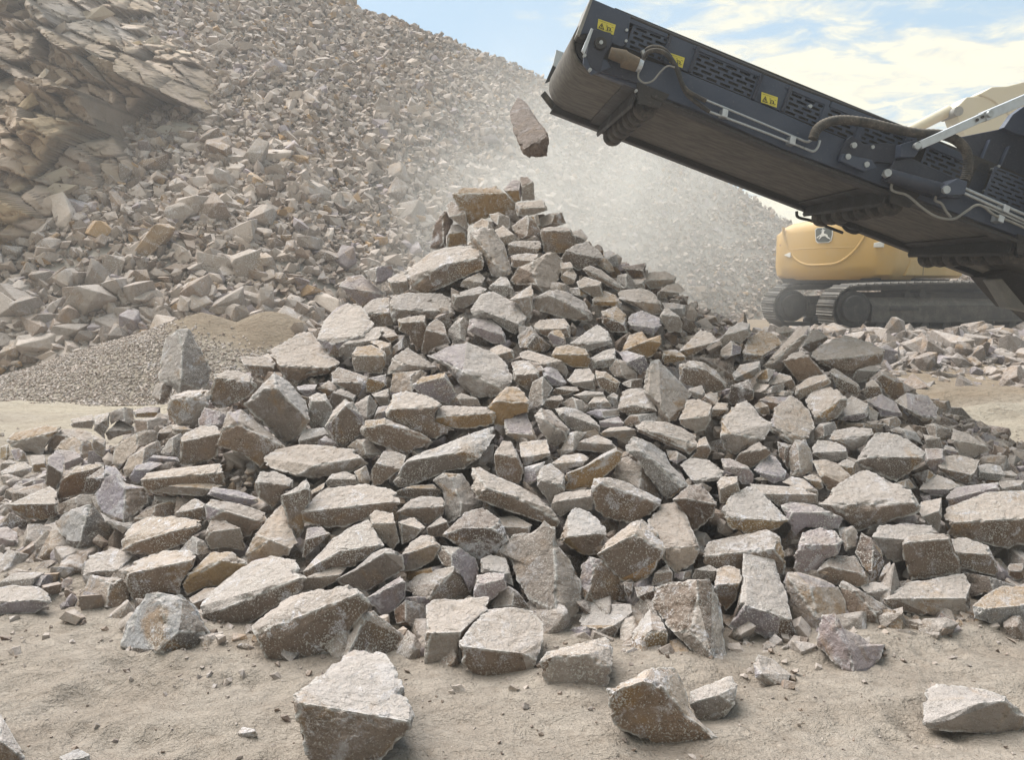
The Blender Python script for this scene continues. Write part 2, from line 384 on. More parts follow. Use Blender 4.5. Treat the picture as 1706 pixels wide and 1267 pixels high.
def hull_mesh(P, thr):
    """convex block with its real edges kept, cut up finely; returns verts, tris, facet id per tri, facet normals, edge segments"""
    bm = bmesh.new()
    for p in P: bm.verts.new(p)
    bmesh.ops.convex_hull(bm, input=bm.verts[:])
    for v in [v for v in bm.verts if not v.link_faces]: bm.verts.remove(v)
    bmesh.ops.dissolve_limit(bm, angle_limit=math.radians(13), verts=bm.verts[:], edges=bm.edges[:])
    bmesh.ops.recalc_face_normals(bm, faces=bm.faces[:])
    lay = bm.faces.layers.int.new('fid'); fn = []
    for k, f in enumerate(bm.faces): f[lay] = k; fn.append(f.normal[:])
    seg = [(np.array(e.verts[0].co[:]), np.array(e.verts[1].co[:])) for e in bm.edges if e.calc_face_angle(0) > math.radians(30)]
    bmesh.ops.triangulate(bm, faces=bm.faces[:])
    for _ in range(9):
        long = [e for e in bm.edges if e.calc_length() > thr]
        if not long or len(bm.verts) > 9000: break
        bmesh.ops.subdivide_edges(bm, edges=long, cuts=1, use_grid_fill=True)
        bmesh.ops.triangulate(bm, faces=[f for f in bm.faces if len(f.verts) > 3])
    bm.verts.index_update(); lay = bm.faces.layers.int['fid']
    V = np.array([v.co[:] for v in bm.verts]); Fc = np.array([[v.index for v in f.verts] for f in bm.faces]); fid = np.array([f[lay] for f in bm.faces])
    bm.free(); return V, Fc, fid, np.array(fn), seg
def radial(U, pl, soft=.05):
    """distance along each direction to the solid bounded by planes, id of the facet, closeness to an edge"""
    nu = U @ pl[:, :3].T
    with np.errstate(divide='ignore', invalid='ignore'):
        r = np.where(nu > 1e-6, pl[:, 3] / nu, 1e9)
    o = np.argsort(r, 1); m1 = np.take_along_axis(r, o[:, :1], 1)[:, 0]; m2 = np.take_along_axis(r, o[:, 1:2], 1)[:, 0]
    rel = (m2 - m1) / m1
    h = np.maximum(soft - rel, 0) ** 2 / (4 * soft)
    return m1 * (1 - h), o[:, 0], rel
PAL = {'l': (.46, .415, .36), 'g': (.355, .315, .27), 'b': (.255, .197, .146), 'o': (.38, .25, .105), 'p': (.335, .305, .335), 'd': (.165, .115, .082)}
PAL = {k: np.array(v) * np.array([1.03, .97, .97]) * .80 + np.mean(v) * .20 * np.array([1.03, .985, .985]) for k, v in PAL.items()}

def random_planes(r, n=9, flat=.75):
    pl = []
    for k in range(n):
        v = r.normal(size=3); v /= np.linalg.norm(v); pl.append((*v, r.uniform(.62, .95)))
    for v in ((1, 0, 0), (-1, 0, 0), (0, 1, 0), (0, -1, 0), (0, 0, 1), (0, 0, -1)):
        v = np.array(v) + r.normal(size=3) * .22; v /= np.linalg.norm(v); pl.append((*v, r.uniform(.62, .9)))
    return np.array(pl)
def template(sub, seed):
    """an angular broken stone: hull of a jittered, sheared box with extra points"""
    r = np.random.default_rng(seed); P = []
    for x in (-1, 1):
        for y in (-1, 1):
            for z in (-1, 1):
                if r.random() < .85: P.append(np.array([x, y, z]) * r.uniform(.45, .95, 3))
    for k in range(3 if sub == 2 else 7):
        v = r.normal(size=3); v /= np.abs(v).max(); P.append(v * r.uniform(.80, 1.0))
    P = np.array(P); P[:, 0] += P[:, 2] * r.uniform(-.4, .4)
    bm = bmesh.new()
    for p in P: bm.verts.new(p)
    bmesh.ops.convex_hull(bm, input=bm.verts[:])
    for v in [v for v in bm.verts if not v.link_faces]: bm.verts.remove(v)
    wear = None
    if sub > 2:
        bmesh.ops.bevel(bm, geom=bm.edges[:], offset=.035, segments=1, affect='EDGES', clamp_overlap=True)
    bmesh.ops.triangulate(bm, faces=bm.faces[:]); bmesh.ops.recalc_face_normals(bm, faces=bm.faces[:])
    bm.verts.ensure_lookup_table(); bm.verts.index_update()
    V = np.array([v.co[:] for v in bm.verts]); Fc = np.array([[v.index for v in f.verts] for f in bm.faces]); bm.free()
    return V, Fc, np.full(len(V), .12 if sub > 2 else 0.0)
def scatter_mesh(name, pos, size, sub, mat, tints, ntmp=24, squash=(.45, .9), seed=0):
    """many loose stones as one mesh (stones nobody could count)"""
    r = np.random.default_rng(seed); N = len(pos); VV, FF, WW, CC = [], [], [], []; base = 0
    kk = r.integers(0, ntmp, N)
    ax = np.stack([r.uniform(.75, 1.4, N), r.uniform(.6, 1.0, N), r.uniform(*squash, N)], 1)
    yaw = r.uniform(0, 2 * math.pi, N); tilt = r.normal(0, .5, N); t2 = r.normal(0, .5, N)
    for k in range(ntmp):
        idx = np.nonzero(kk == k)[0]
        if not len(idx): continue
        TV, TF, TW = template(sub, seed * 100 + k); nv = len(TV)
        P = TV[None] * ax[idx][:, None, :]
        a, b_, c_ = tilt[idx][:, None], t2[idx][:, None], yaw[idx][:, None]
        x, y, z = P[..., 0], P[..., 1], P[..., 2]
        y, z = y * np.cos(a) - z * np.sin(a), y * np.sin(a) + z * np.cos(a)
        x, z = x * np.cos(b_) - z * np.sin(b_), x * np.sin(b_) + z * np.cos(b_)
        x, y = x * np.cos(c_) - y * np.sin(c_), x * np.sin(c_) + y * np.cos(c_)
        VV.append((np.stack([x, y, z], -1) * size[idx][:, None, None] + pos[idx][:, None, :]).reshape(-1, 3))
        FF.append((TF[None] + (np.arange(len(idx)) * nv + base)[:, None, None]).reshape(-1, 3)); base += nv * len(idx)
        WW.append(np.tile(TW, len(idx))); CC.append(np.repeat(tints[idx], nv, 0))
    me = raw_mesh(name, np.concatenate(VV), np.concatenate(FF), 3)
    add_attrs(me, np.concatenate(CC), np.concatenate(WW))
    return me
def tints(n, r, w):
    ks = list(w); p = np.array([w[k] for k in ks], float); p /= p.sum()
    c = np.array([PAL[k] for k in ks])[r.choice(len(ks), n, p=p)]
    return c * r.uniform(.68, 1.22, n)[:, None]

# ------------------------------------------------------------------ quarry face (bedrock) at the upper left
def cliff():
    r = np.random.default_rng(11)
    nu, nv = 420, 400
    u = np.linspace(-19, -5.8, nu); w = np.linspace(-.5, 15.5, nv)
    U, Wv = np.meshgrid(u, w)
    # outline of the outcrop in its own plane, leaning back
    p = np.stack([U, Wv, 0 * U], -1).reshape(-1, 3)
    q = p + .12 * np.stack([fbm(p * .6, 3), fbm(p * .6 + 9, 3), 0 * p[:, 0]], -1)
    # joints: blocks bounded by a dipping bedding and two joint sets
    a = math.radians(-32); R = np.array([[math.cos(a), math.sin(a)], [-math.sin(a), math.cos(a)]])
    q2 = q[:, :2] @ R.T
    off = np.zeros(len(p)); crack = np.zeros(len(p)); tone = np.zeros(len(p))
    for sx, sy, amp in ((2.5, 1.15, 1.0), (1.15, .50, .52), (.42, .19, .16)):
        sd_ = r.uniform(size=(260, 2)) * np.array([30, 26]) + np.array([-26, -8]) if sx > 3 else None
        g = q2 / np.array([sx, sy]); gi = np.floor(g)
        best = np.full(len(p), 1e9); sec = np.full(len(p), 1e9); bid = np.zeros((len(p), 2)); bp = np.zeros((len(p), 2))
        for dx in (-1, 0, 1):
            for dy in (-1, 0, 1):
                c = gi + np.array([dx, dy]); ci = c.astype(np.int64)
                jx = hash3(ci[:, 0], ci[:, 1], ci[:, 0] * 0 + 3); jy = hash3(ci[:, 0], ci[:, 1], ci[:, 0] * 0 + 5)
                s = c + np.stack([jx, jy], -1)
                dd = np.abs(g - s); d = np.maximum(dd[:, 0], dd[:, 1]) + .35 * dd.min(1)
                nb_ = d < best
                sec = np.where(nb_, best, np.minimum(sec, d)); bid = np.where(nb_[:, None], c, bid); bp = np.where(nb_[:, None], g - s, bp); best = np.minimum(best, d)
        bi = bid.astype(np.int64); z3 = bi[:, 0] * 0
        h1 = hash3(bi[:, 0], bi[:, 1], z3 + 11) - .5; h2 = hash3(bi[:, 0], bi[:, 1], z3 + 12) - .5; h3 = hash3(bi[:, 0], bi[:, 1], z3 + 13) - .5
        off += amp * (h1 * 1.0 + (bp[:, 0] * h2 + bp[:, 1] * h3) * 2.6)
        crack = np.maximum(crack, np.clip(1 - (sec - best) / (.05 if sx > 2 else .09), 0, 1) * (.9 if sx > 1 else .4)); tone += amp * h1
    off += .10 * fbm(p * .8, 3) + .03 * fbm(p * 6, 3) + .16 * crack
    # the face stands out of the slope on the left and is buried along its right edge
    gy = np.linspace(11, 33, 110); yt = np.empty((nv, nu))
    for j in range(nu):
        zc = talusz(np.full(110, u[j]), gy); top = np.argmax(zc); yt[:, j] = np.interp(w, np.maximum.accumulate(zc[:top + 1]), gy[:top + 1])
    yt = yt.reshape(-1)
    cr_x = np.interp(p[:, 1], [0.8, 1.8, 2.5, 3.75, 5.6, 7.5, 9.9, 13, 16], [-13.5, -10.6, -9.0, -8.0, -7.2, -8.0, -10.8, -13, -15])
    ins = (cr_x - p[:, 0]) + .5 * fbm(p * .7 + 70, 3)
    Y = yt - np.clip(ins * .9, -1.5, 1.5) + off * .95 * np.clip(ins + .3, 0, 1)
    V = np.stack([p[:, 0], Y, p[:, 1]], -1)
    i = np.arange(nu * nv).reshape(nv, nu)
    Fc = np.stack([i[:-1, :-1], i[:-1, 1:], i[1:, 1:], i[1:, :-1]], -1).reshape(-1, 4)
    me = raw_mesh('cliff', V, Fc, 4)
    global CLIFF_PTS
    k = np.nonzero(ins > .25)[0]; CLIFF_PTS = V[k]
    t = fbm(p * .35 + 4, 3)[:, None] + .5 * tone[:, None]; blue = np.clip(fbm(p * .5 + 40, 3) * 2.2 - .3, 0, 1)[:, None]
    c = np.array([.43, .34, .27]) * (1 + .3 * t + .35 * tone[:, None]); c = c + (np.array([.33, .34, .35]) - c) * blue * .7; och = np.clip(fbm(p * .45 + 90, 2) * 3 - .5, 0, 1)[:, None] * (tone[:, None] > 0); c = c + (np.array([.42, .30, .16]) - c) * och * .7
    add_attrs(me, np.clip(c, .06, .6), crack)
    return me
o = link('cliff', cliff(), M_CLIFF, smooth=False); tag(o, kind='structure')

# jointed blocks standing out of the face, all dipping the same way
def cliff_blocks():
    r = np.random.default_rng(17); n = 170
    P = CLIFF_PTS[r.integers(0, len(CLIFF_PTS), n)].astype(float); sz = np.clip(.24 * np.exp(r.normal(0, .5, n)), .10, .8)
    P[:, 1] += sz * .22
    VV, FF, CC = [], [], []; base = 0
    for i in range(n):
        TV, TF, _ = template(2, 7000 + i % 40); q = TV * np.array([1.5, .55, .62]) * sz[i]
        a = math.radians(-30 + r.normal() * 9); c_, s_ = math.cos(a), math.sin(a)
        x = q[:, 0] * c_ + q[:, 2] * s_; z = -q[:, 0] * s_ + q[:, 2] * c_; y = q[:, 1] + .30 * z + r.normal() * .15 * x
        VV.append(np.stack([x, y, z], -1) + P[i]); FF.append(TF + base); base += len(TV)
        t = np.array([(.44, .375, .30), (.40, .36, .31), (.46, .35, .22), (.36, .35, .34), (.30, .25, .21)])[r.choice(5, p=[.35, .2, .2, .1, .15])] * r.uniform(.85, 1.1)
        CC.append(np.tile(t, (len(TV), 1)))
    me = raw_mesh('blocks', np.concatenate(VV), np.concatenate(FF), 3); add_attrs(me, np.concatenate(CC), np.zeros(base)); return me
# slope of loose stones
def _():
    pass
def talus_stones():
    r = np.random.default_rng(21); pos = []; size = []
    def batch(n, lo, hi, sg, med, y0, y1, sink):
        x = r.uniform(-1, 1, n); y = y0 + (y1 - y0) * r.uniform(0, 1, n) ** .9
        x = x * (y * .70 + 1.5)
        s = np.clip(med * np.exp(r.normal(0, sg, n)), lo, hi)
        s = s * (1 - .40 * sstep(-5, 5, x + r.normal(0, 1.5, n)))
        z = talusz(x, y) + s * sink
        k = z > groundz(x, y) - .1
        return np.stack([x, y, z], -1)[k], s[k]
    out = []
    for (n, lo, hi, sg, med, y0, y1, sub, sink) in ((750, .13, .36, .35, .165, 12.2, 19, 3, .25), (19000, .03, .17, .5, .066, 11.8, 20, 2, .2), (64000, .03, .16, .5, .058, 15, 30.2, 2, .12), (3000, .09, .22, .35, .11, 16, 30.3, 2, .3), (420, .14, .34, .3, .18, 14, 24, 3, .3)):
        out.append((batch(n, lo, hi, sg, med, y0, y1, sink), sub))
    return out
o = link('cliff_blocks', cliff_blocks(), M_CLIFF, smooth=False); tag(o, kind='structure')
P2, S2, P3, S3 = [], [], [], []
for (p, s), sub in talus_stones():
    (P3 if sub == 3 else P2).append(p); (S3 if sub == 3 else S2).append(s)
P2, S2, P3, S3 = np.concatenate(P2), np.concatenate(S2), np.concatenate(P3), np.concatenate(S3)
r_ = np.random.default_rng(5)
def slope_tints(P, r):
    t = tints(len(P), r, {'l': 4, 'g': 5, 'b': 1.6, 'o': .6, 'p': .6})
    m = fbm(P * .22 + 3, 3)[:, None]                      # broad drifts of browner and greyer stone
    brown = np.clip(m * 2 + .1, 0, 1) * .35
    t = t * (1 - brown) + np.array([.235, .185, .145]) * brown
    return t * np.array([1.08, 1.065, 1.04])
me2 = scatter_mesh('talus', P2, S2, 2, None, slope_tints(P2, r_), 30, seed=3)
o = link('slope_rubble', me2, M_TALUS, smooth=False); tag(o, 'steep slope of thousands of loose broken grey and brown stones behind the heap', 'rubble', kind='stuff')
me3 = scatter_mesh('talus_big', P3, S3, 3, None, slope_tints(P3, r_), 30, seed=4)
o = link('slope_boulders', me3, M_TALUS, smooth=False); tag(o, 'larger broken blocks lying among the loose stones of the slope', 'rubble', kind='stuff')

# rubble bank on the right, under and in front of the excavator
r_ = np.random.default_rng(31); n = 6000
x = r_.uniform(1.0, 13.0, n); y = r_.uniform(10.7, 14.6, n); s = np.clip(.068 * np.exp(r_.normal(0, .5, n)), .03, .26)
kp = (y > 10.4 + .45 * np.maximum(0, x - 6.0) ** .8 * .4)
P = np.stack([x, y, benchz(x, y) + s * .45], -1)[kp]; s = s[kp]
me = scatter_mesh('bank', P, s, 3, None, tints(len(P), r_, {'l': 1, 'g': 6, 'b': 2, 'p': 1}) * np.array([.76, .76, .76]), 24, seed=6)
o = link('bank_rubble', me, M_RUB, smooth=False); tag(o, 'low bank of broken stones in front of the excavator tracks', 'rubble', kind='stuff')

# gravel heap on the left
def gravelz(x, y):
    p = np.stack([x, y, 0 * x], -1).reshape(-1, 3)
    d = np.hypot((x + 5.0) / 3.6, (y - 12.5) / 2.2); d2 = np.sqrt(((x + 3.9) / 2.3) ** 2 + ((y - 12.6) / 1.6) ** 2 + .02)
    z = np.maximum(1.15 * (1 - d), 1.36 * (1 - d2)) + .05 * fbm(p * 2.0, 3).reshape(x.shape)
    return z
me, V = grid_mesh('gravel', np.linspace(-9.0, -1.4, 230), np.linspace(9.8, 15.0, 150), lambda x, y: gravelz(x, y))
wv = sstep(.85, 1.10, V[:, 2] + .10 * fbm(V * 3, 3) + .40 * sstep(-5.6, -3.9, V[:, 0]))[:, None]
gc = np.array([.34, .30, .25]); add_attrs(me, gc + (np.array([.275, .222, .165]) - gc) * wv, np.zeros(len(V)))
hp = empty('gravel_heap', (-4.6, 12.4, 0)); tag(hp, 'low heap of fine grey gravel with brown sand on top, at the left', 'gravel heap')
o = link('sand_body', me, M_GROUND, hp); o.matrix_parent_inverse = hp.matrix_basis.inverted() @ Matrix.Translation((0, 0, 0)); o.matrix_parent_inverse = Matrix.Translation((4.6, -12.4, 0))
r_ = np.random.default_rng(8); n = 26000
x = r_.uniform(-8.6, -1.8, n); y = r_.uniform(10.0, 13.2, n); z = gravelz(x, y); kp = (z > -.05) & (z + .40 * sstep(-5.6, -3.9, x) < .95 + .10 * r_.normal(size=n))
P = np.stack([x, y, np.maximum(z, 0) + .006], -1)[kp]; s = r_.uniform(.009, .024, len(P))
me = scatter_mesh('pea', P, s, 2, None, tints(len(P), r_, {'l': 6, 'g': 5, 'b': 3}) * 1.15, 12, seed=9)
o = link('gravel_grains', me, M_TALUS, hp, smooth=False); o.matrix_parent_inverse = Matrix.Translation((4.6, -12.4, 0)); o['kind'] = 'stuff'
# medium stones at the foot of the slope, round the gravel heap
n = 1500; x = r_.uniform(-11.0, -1.0, n); y = r_.uniform(11.4, 13.8, n)
kp = (gravelz(x, y) < .75) & ~((x > -8.3) & (x < -2.6) & (y < 12.6)) | ((x > -3.3) & (y > 11.6))
x, y = x[kp], y[kp]; s = np.clip(.13 * np.exp(r_.normal(0, .45, len(x))), .06, .36)
P = np.stack([x, y, np.maximum(np.maximum(gravelz(x, y), talusz(x, y) * (y > 12.4)), .0) + s * .3], -1)
me = scatter_mesh('foot', P, s, 3, None, tints(len(P), r_, {'l': 4, 'g': 5, 'b': 2.5, 'p': .6}) * 1.03, 24, seed=12)
o = link('foot_rubble', me, M_RUB, smooth=False); tag(o, 'loose medium stones at the foot of the slope around the gravel heap', 'rubble', kind='stuff')

